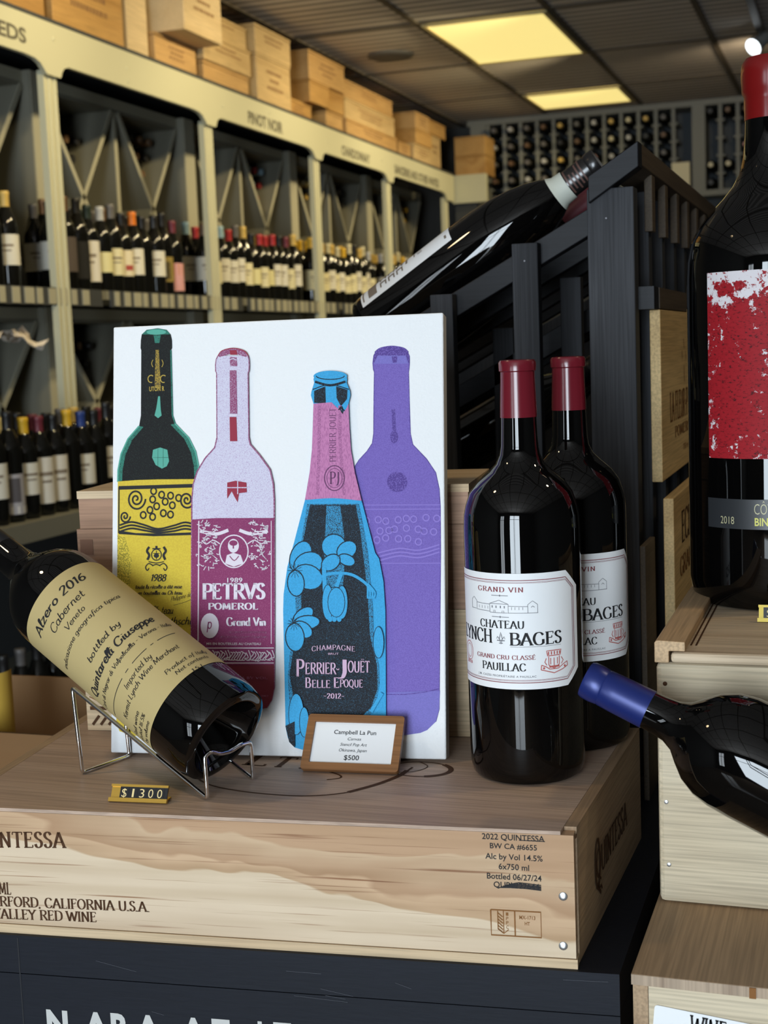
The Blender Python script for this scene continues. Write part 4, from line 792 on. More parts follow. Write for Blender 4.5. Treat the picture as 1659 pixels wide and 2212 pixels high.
# crest, year and lines of script
line(loop(ell(347, 1203, 11, 12, 16)), 2.2, 'ink'); line([(347, 1184), (347, 1190)], 5, 'ink'); line([(338, 1190), (356, 1190)], 2.5, 'ink'); line([(340, 1200), (354, 1200)], 1.5, 'ink'); line([(347, 1194), (347, 1213)], 1.5, 'ink'); shape(ell(347, 1205, 6, 5, 10), 'ink')
for sx in (-1, 1):
    line([(347 + sx * 16, 1186), (347 + sx * 21, 1195), (347 + sx * 16, 1204), (347 + sx * 20, 1214)], 5, 'ink', sm=4); line([(347 + sx * 8, 1226), (347 + sx * 17, 1222), (347 + sx * 24, 1230), (347 + sx * 20, 1237), (347 + sx * 16, 1232)], 2.2, 'ink', sm=4)
line([(330, 1218), (347, 1221), (364, 1218)], 2, 'ink', sm=3); line([(338, 1227), (347, 1224), (356, 1227)], 2.2, 'ink', sm=3)
text(hand('1988', .15), 'ink', 334, 368, 1260, 14, skew=.25)
text(hand('toute la récolte a été mise', .16), 'ink', 300, 404, 1276, 8, skew=.3); text(hand('en bouteilles au Château', .16), 'ink', 306, 405, 1289, 8, skew=.3)
text(hand('Philippine de R', .08), 'ink', 380, 432, 1304, 10, ydir=.006, skew=.2); line([(386, 1312), (412, 1305), (436, 1294)], .8, 'ink', sm=3)
text(hand('Château', .11), 'ink', 335, 385, 1330, 16, skew=.3); text(hand('Rothschild', .11), 'ink', 355, 440, 1353, 16, skew=.3)
# lilac and burgundy bottle
L2 = [(483, 770), (479, 778), (477.5, 790), (478, 804), (480, 808), (481, 950), (476, 971), (455, 994), (438, 1022), (429, 1050), (426, 1085), (426, 1500), (432, 1525), (460, 1538)]
R2 = [(549, 770), (551, 780), (551.5, 792), (551, 804), (549, 808), (551, 950), (554, 964), (574, 987), (597, 1019), (604, 1050), (606, 1085), (606, 1490), (601, 1515), (590, 1532)]
shape(art_bottle(L2, R2), ART['lil'])
shape([(483, 770), (492, 759), (516, 753.5), (540, 759), (549, 770), (545, 773), (516, 764), (487, 773)], ART['vio']); line([(483, 770), (492, 759), (516, 753.5), (540, 759), (549, 770)], 2, ART['red'], sm=4)
for p in (L2, R2): line(p, 2.2, ART['vio'])
line(L2[5:12], 3, ART['vio']); line(R2[5:12], 3, ART['vio'])
for y0, y1, m in ((758, 768, 'red'), (773, 793, 'vio'), (802, 897, 'vio'), (904, 957, 'red')): shape([(509, y0), (524, y0), (526, y1), (510, y1)], ART[m])
line([(507, 780), (516, 776), (524, 780)], 2, ART['lil']); line([(509, 900), (526, 900)], 3, ART['wht'])
shape([(504, 1047), (522, 1043), (546, 1047), (547, 1068), (530, 1070), (527, 1090), (520, 1078), (514, 1066), (504, 1082)], ART['red']); line([(504, 1058), (547, 1058)], 2, ART['lil']); line([(527, 1044), (527, 1072)], 2, ART['lil'])
shape([(427, 1127), (480, 1124), (606, 1124), (606, 1440), (426, 1440)], ART['wine']); shape([(426, 1440), (606, 1440), (606, 1490), (601, 1515), (590, 1532), (560, 1538), (460, 1538), (432, 1525), (426, 1500)], ART['dred'])
line([(442, 1130), (441, 1395)], 2.5, ART['wht']); line([(600, 1130), (600, 1395)], 1.5, ART['wht'])
line(loop(ell(519, 1196, 31, 35)), 2.6, ART['wht']); shape(ell(518, 1184, 12, 15), ART['wht']); shape(ell(518, 1178, 9, 6), ART['wine']); shape([(500, 1222), (504, 1204), (518, 1199), (534, 1204), (540, 1222), (519, 1229)], ART['wht']); line([(510, 1206), (520, 1216), (530, 1206)], 2, ART['wine'], sm=3); line([(518, 1180), (518, 1190)], 3, ART['wine'])
rnd = random.Random(9)
for sx in (-1, 1):
    line([(519 + sx * 12, 1150), (519 + sx * 35, 1158), (519 + sx * 55, 1156), (519 + sx * 74, 1152)], 7, ART['wht'], sm=4); line([(519 + sx * 40, 1156), (519 + sx * 66, 1155)], 2, ART['wine'])
    line([(519 + sx * 30, 1180), (519 + sx * 45, 1172), (519 + sx * 60, 1180), (519 + sx * 70, 1172)], 2.2, ART['wht'], sm=5)
    for i in range(80):
        x, y = 519 + sx * (34 + rnd.random() * 44), 1134 + (i % 14) * 7.5 + rnd.uniform(-3, 3)
        if abs(x - 519) < 36: continue
        line([(x, y), (x + rnd.uniform(-6, 6), y + rnd.uniform(-5, 5)), (x + rnd.uniform(-8, 8), y + rnd.uniform(-6, 6))], 1.6, ART['wht'], False, 3)
text(sans('1989', .01), ART['wht'], 505, 538, 1263, 10); text(pen('PETRVS', .25, .09, .13, .02), ART['wht'], 451, 588, 1298, 31); text(pen('POMEROL', .24, .09, .12, .06), ART['wht'], 464, 572, 1321, 13)
shape(ell(467, 1356, 20, 27, 20), ART['wht']); text(hand('p', .12), ART['wine'], 461, 471, 1362, 24, skew=.1)
text(pen('Grand Vin', .24, .05, 0.05, .02), ART['wht'], 503, 589, 1356, 17, skew=-.02)
for yy, xa, xb in ((1372, 508, 590), (1382, 492, 592)): text(sans('MME EDMOND LOUBAT PROPRIETAIRE'), ART['vio'], xa, xb, yy, 4)
text(sans('MIS EN BOUTEILLES AU CHATEAU', .01), ART['wht'], 460, 578, 1397, 5)
line([(440, 1404), (606, 1404)], 2, ART['wht']); line([(440, 1436), (606, 1436)], 2, ART['wht'])
for i in range(26):
    x = 462 + i * 5.6; line([(x, 1408 + rnd.uniform(0, 6)), (x + 5, 1420 + rnd.uniform(-6, 6)), (x - 3, 1432 - rnd.uniform(0, 6)), (x + 3, 1430)], 2, ART['wht'], False, 4)
text(sans('12 % BY VOL', .0), ART['vio'], 520, 592, 1470, 5); text(sans('POMEROL FRANCE', .0), ART['vio'], 560, 594, 1508, 4)
# champagne bottle
L3 = [(691.5, 822), (693, 830), (687, 850), (686, 858), (691.5, 876), (690, 924), (688, 977), (683, 1026), (673, 1085), (650, 1175), (635, 1230), (627, 1289), (626, 1324), (628, 1423), (631, 1573), (636, 1596), (650, 1616), (690, 1628)]
R3 = [(763.5, 822), (762, 830), (769, 848), (770, 858), (766, 876), (768, 928), (771, 977), (779, 1026), (793, 1087), (821, 1200), (829, 1212), (838, 1262), (841.6, 1324), (842, 1423), (842, 1560), (838, 1592), (828, 1612), (790, 1626)]
shape(art_bottle([(697, 810)] + L3, [(758, 810)] + R3), ART['blu']); shape(ell(727.5, 816, 36, 12), ART['blu']); line(ell(727.5, 815, 30, 8, 20, 0, PI), 2, ART['navy']); line([(695, 828), (727, 836), (760, 828)], 5, ART['navy'], sm=4)
shape([(693, 848), (717, 838), (718, 876), (693, 874)], ART['navy']); shape([(740, 838), (764, 846), (763, 866), (750, 882), (741, 864)], ART['navy'])
line([(690, 845), (727, 834), (767, 845)], 2, ART['navy'], sm=4)
shape([(691.5, 876), (730, 873), (741, 884), (754, 896), (762, 886), (766, 876), (768, 928), (771, 977), (779, 1026), (793, 1087), (733, 1082), (673, 1085), (683, 1026), (688, 977), (690, 924)], ART['pnk'])
for x0, x1 in ((704, 700), (748, 757)): line([(x0, 880), (x0, 960), (x1, 1075)], 7, speckle('print_pink_shade_%d' % x0, (0.30, 0.10, 0.24), (0.52, 0.20, 0.40), .52, 1300, soft=.08))
line([(745, 890), (752, 882), (754, 898), (748, 884), (758, 892)], 2.5, ART['navy'], sm=3)
lay[0] += 1; g = pen('PERRIER JOUET', .12, .05, .08, .05); a0 = A(739, 1002); pm = plane_map(fmc(a0[0], a0[1]), V, -U, N); b.glyphs(g, ART['plum'], pm, 0, .052, 0, .0062, .0001 + lay[0] * .000035)
line(loop(ell(736, 1038, 21, 27)), 2, ART['plum']); line(loop(ell(736, 1038, 16, 21)), 1, ART['plum']); text(serif('PJ'), ART['plum'], 726, 746, 1050, 24)
line([(673, 1087), (733, 1083), (793, 1089)], 3, ART['blu'], sm=4)
shape([(678, 1094), (787, 1094), (796, 1140), (806, 1200), (812, 1270), (816, 1320), (818, 1400), (828, 1440), (829, 1480), (820, 1530), (800, 1560), (660, 1560), (640, 1520), (636, 1470), (640, 1420), (655, 1350), (652, 1290), (660, 1210)], ART['mixb'])
shape([(684, 1096), (781, 1096), (790, 1150), (798, 1220), (806, 1300), (810, 1380), (824, 1440), (825, 1490), (812, 1530), (790, 1552), (670, 1552), (650, 1520), (640, 1460), (648, 1410), (668, 1350), (664, 1280), (668, 1180)], ART['navy'])
shape([(719, 1098), (748, 1098), (756, 1160), (756, 1240), (752, 1290), (716, 1290), (714, 1200)], ART['mixb'])
def flower(cx_, cy_, petals, r):
    for ang, ln, wd in petals:
        ca, sa = math.cos(ang), math.sin(ang); c0 = (cx_ + ca * ln * .5, cy_ + sa * ln * .5)
        pp = [(c0[0] + ca * x * ln * .52 - sa * y * wd, c0[1] + sa * x * ln * .52 + ca * y * wd) for x, y in ell(0, 0, 1, 1, 18)]
        shape(pp, ART['blu']); line(loop(pp), 2.3, ART['navy'])
    for i in range(12): a = i * PI / 6; line([(cx_ + 3 * math.cos(a), cy_ + 3 * math.sin(a)), (cx_ + r * math.cos(a), cy_ + r * math.sin(a))], 1, ART['navy'], False)
flower(652, 1238, ((-1.2, 66, 22), (-.45, 62, 26), (.45, 62, 26), (1.5, 54, 18)), 16)
flower(745, 1208, ((-2.0, 50, 26), (-.7, 44, 18), (.4, 36, 12), (2.5, 42, 16)), 4)
flower(650, 1352, ((-.7, 50, 15), (-.1, 54, 15), (.6, 44, 16), (1.5, 58, 20)), 14)
line([(702, 1254), (730, 1244), (770, 1246), (800, 1264), (812, 1280)], 6, ART['blu'], sm=5); line([(714, 1230), (717, 1300), (722, 1330)], 9, ART['blu'], sm=4); line([(752, 1240), (738, 1280)], 8, ART['blu'])
for p in (ell(737, 1308, 25, 35, 24), ell(722, 1306, 12, 38, 20), ell(752, 1306, 12, 36, 20), ell(740, 1306, 18, 32, 20)): shape(p, ART['blu']); line(loop(p), 1.4, ART['navy'])
for x in (727, 736, 746): shape(ell(x, 1342, 5, 6, 10), ART['blu'], False)
for k in range(4): line([(806, 1266), (806 + k * 5, 1285), (806 + k * 4, 1298)], 4, ART['blu'], sm=3)
for p in (ell(828, 1392, 11, 34, 18), ell(655, 1545, 16, 44, 18), ell(672, 1562, 10, 32, 18)): shape(p, ART['blu']); line(loop(p), 1.3, ART['navy'])
shape([(632, 1570), (652, 1560), (652, 1616), (640, 1604)], ART['navy']); line([(812, 1540), (835, 1500)], 7, ART['blu'])
text(pen('CHAMPAGNE', .15, .06, .08, .08), ART['pnkt'], 688, 779, 1411, 10, arch=.0016); text(sans('BRUT'), ART['pnkt'], 723, 745, 1418, 4)
text(pen('P', .2, .08, .10), ART['pnkt'], 656, 673, 1463, 33); text(pen('ERRIER-', .2, .08, .10, .04), ART['pnkt'], 675, 746, 1459, 22, arch=.0004); text(pen('J', .2, .08, .10), ART['pnkt'], 746, 762, 1463, 33); text(pen('OUËT', .2, .08, .10, .04), ART['pnkt'], 764, 810, 1455, 22)
text(pen('B', .2, .07, .10), ART['pnkt'], 675, 687, 1488, 20); text(pen('ELLE', .19, .07, .10, .05), ART['pnkt'], 689, 727, 1488, 15); text(pen('E', .2, .07, .10), ART['pnkt'], 735, 746, 1488, 20); text(pen('POQUE', .19, .07, .10, .05), ART['pnkt'], 748, 795, 1487, 15); text(serif('-2012-'), ART['pnkt'], 714, 756, 1511, 10)
b.build('bottle_artwork', t)
# ================================================================== magnum bottles
def zfit(prof): return prof
MAG = [(0, .034), (.012, .033), (.026, .022), (.036, .006), (.0425, .0005), (.0465, .0005), (.0505, .004), (.0522, .012), (.0525, .030), (.0525, .226), (.0518, .238), (.0500, .2465), (.0462, .2578), (.0391, .2677), (.0292, .2766), (.0220, .2835), (.0182, .2915), (.0170, .2997), (.0164, .315), (.0160, .326)]
CAPM = [(.0166, .3248), (.0163, .335), (.0155, .3555), (.0153, .3652), (.0166, .3662), (.0168, .3735), (.0156, .3755), (.0110, .3762)]
glass_red = mat('glossy_red_capsule', (0.135, 0.008, 0.016), 0.22, spec=0.6)
def lynch(loc, rz, lab):
    b = MB(); b.lathe(MAG, 'glass', 72, cap0=False); o = b.build('wine_bottle', loc=loc, rot=(0, 0, rz)); tag(o, lab, 'bottle', 'red-capped magnums beside the canvas')
    b = MB(); b.lathe(CAPM, glass_red, 56); b.build('capsule', o)
    return o
def lynch_label():
    r = .0525; b = MB(); e0 = .0004
    def S(x): return r * math.asin(max(-1, min(1, (x - 1128) / 125)))
    s1 = S(1238); sc = S(1080); s0 = 2 * sc - s1; n = 60; fm = cyl_map(r); zt, zb, cut = .1915, .0885, .0155
    fs, vs = [], []
    for i in range(n + 1):
        s = s0 + (s1 - s0) * i / n; d = min(s - s0, s1 - s); c = max(0, cut - d)
        vs += [fm(s, zb + c * .85, e0), fm(s, zt - c, e0)]
    b.add(vs, [(2 * i, 2 * i + 2, 2 * i + 3, 2 * i + 1) for i in range(n)], 'white_paper', True)
    def frame(ins, w):
        k = cut + ins * .1; p = [(s0 + ins, zb + k), (s0 + ins, zt - k), (s0 + k, zt - ins), (s1 - k, zt - ins), (s1 - ins, zt - k), (s1 - ins, zb + k), (s1 - k, zb + ins), (s0 + k, zb + ins)]
        b.ribbon(loop(p), w, 'maroon_ink', fm, e0 + .0002, .003)
    frame(.0060, .0007); frame(.0076, .0003); frame(.0084, .0003)
    def zz(y): return (1698 - y) / 912 * .376
    def T_(g, m, x0, x1, y, hpx): b.glyphs(g, m, fm, S(x0), S(x1), zz(y), hpx * .000413, e0 + .0003)
    def Ln(pts, w, m='grey_ink'): b.ribbon([(S(x), zz(y)) for x, y in pts], w * .000413, m, fm, e0 + .0003, .002)
    T_(serif('GRAND VIN', .16), 'maroon_ink', 1034.5, 1128, 1273, 10)
    Ln([(1062, 1281), (1096, 1281)], 1.2); Ln([(1062, 1327), (1097, 1327)], 1.2); Ln([(1078, 1281), (1080, 1281)], 4); Ln([(1078, 1327), (1080, 1327)], 4)
    for p in ([(1058, 1318), (1058, 1299), (1077, 1291), (1096, 1299), (1096, 1318), (1058, 1318)], [(1058, 1299), (1096, 1299)], [(1096, 1318), (1157, 1318)], [(1096, 1303), (1136, 1304)], [(1136, 1318), (1136, 1300), (1146, 1292), (1156, 1300), (1156, 1318)], [(1021, 1314), (1021, 1296), (1025, 1289), (1031, 1297), (1031, 1314), (1021, 1314)], [(1031, 1300), (1058, 1301)], [(1031, 1315), (1058, 1316)]): Ln(p, 1.0)
    for x in (1063, 1071, 1080, 1088): Ln([(x, 1303), (x, 1308)], 2.2)
    for x in (1036, 1042, 1048, 1054, 1103, 1110, 1118, 1126): Ln([(x, 1305), (x, 1311)], .9)
    Ln([(1066, 1318), (1066, 1313), (1069, 1313), (1069, 1318)], .9); Ln([(1083, 1318), (1083, 1314), (1087, 1314), (1087, 1318)], .9); Ln([(1143, 1306), (1146, 1303), (1150, 1306)], 1.2)
    T_(serif('CHATEAU', .04), 'ink', 1037, 1127.5, 1351, 16)
    T_(serif('LYNCH', .02), 'ink', 1005, 1061, 1384, 28); T_(serif('BAGES', .03), 'ink', 1097, 1204, 1387, 26)
    for dx in (-7, 0, 7): Ln([(1079 + dx * .3, 1376), (1079 + dx, 1366 + abs(dx) * .5), (1079 + dx * 1.2, 1372 + abs(dx) * .3)] if dx else [(1076, 1374), (1079, 1360), (1082, 1374), (1079, 1386), (1076, 1374)], 1.6)
    Ln([(1071, 1378), (1087, 1378)], 2.0); Ln([(1075, 1384), (1083, 1384)], 1.5)
    Ln([(1098, 1391), (1202, 1391)], .7)
    T_(serif('GRAND CRU CLASSÉ', .06), 'maroon_ink', 1028.5, 1149, 1418.5, 9); T_(serif('PAUILLAC', .04), 'ink', 1039, 1129.5, 1443, 16)
    T_(sans('J.M. CAZES PROPRIÉTAIRE A PAUILLAC', .005, 1.15), 'grey_ink', 1030, 1150, 1457.5, 4.5)
    red = 'red_ink'   # coat of arms: mural crown, shield and ribbon; round seal
    for p in ([(1174, 1413), (1172, 1402), (1202, 1402), (1200, 1413), (1174, 1413)], [(1176, 1415), (1176, 1433), (1187, 1441), (1198, 1433), (1198, 1415)], [(1180, 1418), (1180, 1432)], [(1187, 1418), (1187, 1436)], [(1194, 1418), (1194, 1432)], [(1161, 1432), (1170, 1436), (1178, 1442), (1196, 1442), (1204, 1436), (1214, 1430)], [(1160, 1442), (1170, 1445), (1187, 1451), (1205, 1445), (1215, 1439)], [(1161, 1432), (1160, 1442)], [(1214, 1430), (1215, 1439)], [(1171, 1418), (1168, 1426), (1172, 1433)], [(1202, 1418), (1206, 1426), (1202, 1433)]): Ln(p, 1.8, red)
    for x in (1176, 1182, 1188, 1194, 1199): Ln([(x, 1404), (x, 1411)], 2.8, red)
    Ln([(1177, 1437), (1198, 1437)], 4, red); Ln([(1165, 1437), (1167, 1441)], 4, red); Ln([(1208, 1437), (1210, 1441)], 4, red)
    Ln(loop(ell(1012, 1412, 7, 21, 18)), 1.4, red); Ln(loop(ell(1012, 1412, 4.5, 15, 18)), 1, red)
    T_(sans('2018', .01), red, 1007, 1017, 1440, 7)
    return mesh_of(b, 'label')
lm = lynch_label()
o1 = lynch((-.289, 1.216, Z(T)), .2325, 'red-capped magnum standing in front, white label wholly in view'); inst('label', lm, o1)
o2 = lynch((-.2655, 1.327, Z(T)), .2325 + .37, 'red-capped magnum standing behind, white label half hidden'); inst('label', lm, o2)

# ================================================================== wire stand, tilted magnum, price tag, framed sign
def rounded(pts, r=.004, k=4):
    out = []; n = len(pts)
    for i in range(n):
        p, a, c = Vector(pts[i]), Vector(pts[i - 1]), Vector(pts[(i + 1) % n]); da, dc = (a - p), (c - p); ra = min(r, da.length * .45); rc = min(r, dc.length * .45)
        A_, C_ = p + da.normalized() * ra, p + dc.normalized() * rc
        for j in range(k + 1): s = j / k; out.append(A_ * (1 - s) ** 2 + p * 2 * s * (1 - s) + C_ * s * s)
    return out
def wire_stand(loc, rz, lab):
    b = MB(); w = .031
    pts = [(0, -w, .0018), (.001, -w, .037), (0, -.017, .0385), (0, -.002, .036), (0, .012, .0375), (0, .024, .043), (.001, w, .040), (0, w, .0018), (.166, w, .084), (.160, w, .0018), (.160, -w, .0018), (.166, -w, .084)]
    b.tube(rounded(pts), .0020, 'chrome', 12, True)
    o = b.build('wire_bottle_stand', loc=loc, rot=(0, 0, rz)); return tag(o, lab, 'bottle stand', 'chrome wire bottle stands')
ang = math.atan2(.282, -.959)
wire_stand((-.536, 1.10, Z(T)), ang, 'bent chrome wire stand cradling the cream-labelled magnum')
def frame_mat(a, f, loc):
    a = Vector(a).normalized(); f = Vector(f); f = (f - a * f.dot(a)).normalized(); Y_ = -f; X_ = Y_.cross(a)
    return Matrix(((X_.x, Y_.x, a.x, loc[0]), (X_.y, Y_.y, a.y, loc[1]), (X_.z, Y_.z, a.z, loc[2]), (0, 0, 0, 1)))
ca, sa = math.cos(math.radians(28)), math.sin(math.radians(28))
mx = frame_mat((-.959 * ca, .282 * ca, sa), -Rf, (-.5375, 1.1005, Z(T + .0495)))
AZ = [(0, .040), (.010, .039), (.022, .030), (.032, .010), (.038, .001), (.0425, .0005), (.0475, .003), (.0496, .010), (.0502, .022), (.0502, .232), (.0496, .242), (.047, .252), (.041, .263), (.031, .275), (.0225, .285), (.0185, .295), (.017, .31), (.0165, .326)]
b = MB(); b.lathe(AZ, 'glass', 80, cap0=False); o = b.build('wine_bottle'); o.matrix_world = mx
tag(o, 'dark magnum with handwritten cream label tilted in the chrome stand', 'bottle')
b = MB(); b.lathe(CAPM, 'black_plastic', 40); b.build('capsule', o)
kraft = mat('cream_laid_label', (0.46, 0.36, 0.165), 0.65, spec=0.2)
b = MB(); r = .0502; fm = cyl_map(r); n = 56; s0, s1 = r * math.radians(-92), r * math.radians(104); z0, z1 = .0455, .2215; vs = []
for i in range(n + 1): s = s0 + (s1 - s0) * i / n; vs += [fm(s, z0, .0004), fm(s, z1, .0004)]
b.add(vs, [(2 * i, 2 * i + 2, 2 * i + 3, 2 * i + 1) for i in range(n)], kraft, True)
def azl(x, y):   # writing positions laid off on the label: arc and height
    rx, ry = x - 492, y - 1580; v = rx * .632 - ry * .775; ax_ = -rx * .775 - ry * .632
    ph = math.asin(max(-.98, min(.98, v / 119))); return r * ph, (ax_ - 60 * math.cos(ph)) / 2010
def write(txt, p, q, hpx, w=.10, dy=.0012):
    (sa_, ta), (sb, tb) = azl(*p), azl(*q); g = hand(txt, w, .0)
    # split into thin slices so that long lines follow the curve of the glass
    b.glyphs(g, 'ink', fm, sa_, sb, (ta + tb) / 2 + dy, hpx * .68 / 2010, .0008, skew=.22)
write('Alzero 2016', (91, 1348), (217, 1240), 27, .13); write('Cabernet', (131, 1341), (214, 1270), 25, .09); write('Veneto', (164, 1337), (214, 1298), 19, .09); write('indicazione geografica tipica', (147, 1417), (292, 1286), 15, .10)
write('bottled by', (214, 1404), (291, 1335), 19, .10); write('Quintarelli Giuseppe', (216, 1481), (364, 1338), 25, .15); write('Cerè di Negrar di Valpolicella - Verona - Italia', (235, 1508), (396, 1352), 13, .11)
(sa_, ta), (sb, tb) = azl(249, 1517), azl(404, 1365); tm = (ta + tb) / 2; L = sb - sa_
for u0, u1 in ((0, .40), (.45, .49), (.54, .70), (.74, .77), (.81, 1)): b.ribbon([(sa_ + L * u0, tm), (sa_ + L * u1, tm)], .0007, 'ink', fm, .0006, .002)
write('Imported by', (295, 1460), (357, 1402), 17, .09); write('Kermit Lynch Wine Merchant', (285, 1524), (415, 1391), 16, .10)
write('Product of Italy', (388, 1438), (464, 1402), 13, .10); write('Net contents', (410, 1440), (466, 1412), 12, .10); write('1.5 L', (441, 1436), (462, 1426), 11, .12)
write('Red wine', (302, 1563), (325, 1513), 13, .10); write('alcohol 16.5%', (315, 1576), (337, 1518), 12, .10); write('by volume', (325, 1576), (345, 1532), 12, .10)
b.build('label', o)

def price_tag(loc, rz, lab, chars, wdt, lean=32, gold='gold', u0=.0085):
    t = tag(empty('price_tag', loc, (0, 0, rz)), lab, 'price tag', 'gold price tags'); tl = math.radians(lean); hh = .0158
    Ux, Vx = Vector((1, 0, 0)), Vector((0, math.sin(tl), math.cos(tl))); Nx = Ux.cross(Vx)
    def slab(u0, u1, v0, v1, e0, e1, m, name):
        b = MB(); q = [Ux * u + Vx * v + Nx * e for e in (e0, e1) for u, v in ((u0, v0), (u1, v0), (u1, v1), (u0, v1))]
        b.add(q, [(3, 2, 1, 0), (4, 5, 6, 7), (0, 1, 5, 4), (1, 2, 6, 5), (2, 3, 7, 6), (3, 0, 4, 7)], m); return b
    slab(0, wdt, .001, hh - .0005, -.0012, 0.0002, gold, '').build('backplate', t)
    slab(-.0012, wdt + .0005, 0, .0036, -.0012, .0022, gold, '').build('rail', t); slab(-.0004, wdt + .0002, hh - .0022, hh, -.0012, .0018, gold, '').build('rail', t)
    u = u0; step = (wdt - .0115) / max(len(chars), 1) if len(chars) > 1 else .0085
    for ch in chars:
        b = slab(u, u + step * .985, .0030, hh - .0018, .0003, .0012, 'black_plastic', '')
        f2 = plane_map(Nx * .0012, Ux, Vx, Nx); g = sans(ch, -.004); ww = step * (.55 if ch != '1' else .22); b.glyphs(g, 'gold_ink', f2, u + step * .5 - ww / 2, u + step * .5 + ww / 2, .0044, .0080, .0002); b.build('digit_tile', t); u += step
    slab(u, wdt, .003, hh - .0018, .0003, .0011, 'black_plastic', '').build('blank_tile', t)
    b = MB(); b.box((.004, .001, 0.0), (wdt - .002, .016, .0012), gold); b.build('foot', t); return t
price_tag((-.630, 1.0485, Z(T + .0003)), math.atan2(.096, .995), 'gold price tag with black digit tiles in front of the wire stand', '$1300', .0535)

t = tag(empty('price_sign', (-.4945, 1.1625, Z(T + .0006)), (0, 0, math.atan2(.083, .997))), 'small walnut-framed white price card leaning against the canvas', 'sign')
tl = math.radians(40); Vx = Vector((0, math.sin(tl), math.cos(tl))); Nx = Vector((1, 0, 0)).cross(Vx); W_, H_ = .0940, .0560
def rrect(x0, y0, x1, y1, r_, n=5):
    p = []
    for cx_, cy_, a in ((x1 - r_, y0 + r_, -PI / 2), (x1 - r_, y1 - r_, 0), (x0 + r_, y1 - r_, PI / 2), (x0 + r_, y0 + r_, PI)): p += [(cx_ + r_ * math.cos(a + PI / 2 * i / n), cy_ + r_ * math.sin(a + PI / 2 * i / n)) for i in range(n + 1)]
    return p
fs_ = plane_map((0, .0045, 0), (1, 0, 0), Vx, Nx)
b = MB(); o_ = rrect(0, 0, W_, H_, .003); i_ = rrect(.0075, .0072, W_ - .0075, H_ - .0072, .0005); n = len(o_)
for e0, e1 in ((0.0, .0055),):
    vs = [fs_(x, y, e1) for x, y in o_] + [fs_(x, y, e1) for x, y in i_] + [fs_(x, y, e0) for x, y in o_] + [fs_(x, y, e0) for x, y in i_]
    f = []
    for k in range(n): k2 = (k + 1) % n; f += [(k, k2, n + k2, n + k), (2 * n + k, 2 * n + k2, k2, k), (n + k, n + k2, 3 * n + k2, 3 * n + k), (2 * n + k2, 2 * n + k, 3 * n + k, 3 * n + k2)]
    b.add(vs, f, 'wood_walnut')
b.build('frame', t)
b = MB(); b.add([fs_(x, y, e) for e in (.0008, .0030) for x, y in ((.007, .0067), (W_ - .007, .0067), (W_ - .007, H_ - .0067), (.007, H_ - .0067))], [(3, 2, 1, 0), (4, 5, 6, 7), (0, 1, 5, 4), (1, 2, 6, 5), (2, 3, 7, 6), (3, 0, 4, 7)], 'white_paper')
for txt, w_, yy, hh, sk in (('Campbell La Pun', .0410, .0370, .0043, 0), ('Canvas', .0130, .0310, .0029, .2), ('Stencil Pop Art', .0255, .0252, .0031, .2), ('Okinawa, Japan', .0270, .0195, .0031, .2), ('$500', .0145, .0112, .0050, 0)):
    b.glyphs(sans(txt, -.004 if sk else .004), 'ink', fs_, W_ / 2 - w_ / 2 + .0005, W_ / 2 + w_ / 2 + .0005, yy, hh, .0033, skew=sk)
b.build('card', t)
b = MB(); b.add([fs_(x, y, e) for e in (-.0022, -.0002) for x, y in ((.001, .001), (W_ - .001, .001), (W_ - .001, H_ - .001), (.001, H_ - .001))], [(3, 2, 1, 0), (4, 5, 6, 7), (0, 1, 5, 4), (1, 2, 6, 5), (2, 3, 7, 6), (3, 0, 4, 7)], colmat('dark_edge', (0.035, 0.018, 0.01), .6)); b.build('backing', t)

# ================================================================== black wooden bottle rack
t = tag(empty('bottle_rack', (0, 0, CH)), 'tall black slatted wine rack with sloping top behind the magnums', 'wine rack')
def vpost(x0, x1, y0, y1, z0, z1, m='black_wood', name='slat'):
    b = MB(); b.box((x0, y0, z0), (x1, y1, z1), m); return b.build(name, t, bevel=.001)
vpost(-.2895, -.2375, 1.575, 1.605, PT, .168, name='post')
b = MB(); b.prism([(-.2860, .181), (-.2300, .2155), (-.2300, .188), (-.2860, .152)], 1, 1.566, 1.595, 'black_wood_x'); b.build('cap_end', t, bevel=.001)
b = MB(); b.prism([(-.2550, .196), (-.2300, .2155), (-.2300, .192), (-.2550, .172)], 1, 1.5955, 2.75, 'brown_stain'); b.build('ridge_board', t, bevel=.001)
def rail(y0, y1, dz, xl=-.66, m='black_wood_x'):
    b = MB(); sl = .532; f = lambda x: .152 + dz + (x + .284) * sl
    b.prism([(-.2905, f(-.2905) - .030), (-.2905, f(-.2905)), (xl, f(xl)), (xl, f(xl) - .030)], 1, y0, y1, m); b.build('sloping_rail', t, bevel=.001)
for y0 in (1.590, 1.735, 1.85, 1.97, 2.09): rail(y0, y0 + .022, 0.0)
for y0 in (1.80, 1.90): rail(y0, y0 + .02, -.085)
for x0, x1, y0 in ((-.376, -.346, 1.570), (-.475, -.448, 1.570), (-.66, -.632, 1.570), (-.352, -.326, 1.72), (-.325, -.302, 1.80), (-.46, -.432, 1.80), (-.40, -.376, 1.98), (-.325, -.30, 2.02), (-.56, -.53, 1.86)):
    top = .150 + (max(x0, -.7) + .284) * .532 + (.012 if y0 < 1.6 else -.035); vpost(x0, x1, y0, y0 + .018, PT, top)
for i in range(8): vpost(-.262, -.236, 1.68 + i * .118, 1.706 + i * .118, PT, .172)
for i in range(8): vpost(-.240, -.2305, 1.675 + i * .118, 1.70 + i * .118, .125, .19, 'brown_stain', 'cleat')
b = MB(); b.box((-.2605, 1.600, .033), (-.2200, 1.640, .0585), 'black_wood_x'); b.box((-.2355, 1.6402, .034), (-.2190, 2.6, .058), 'brown_stain'); b.build('side_rail', t)
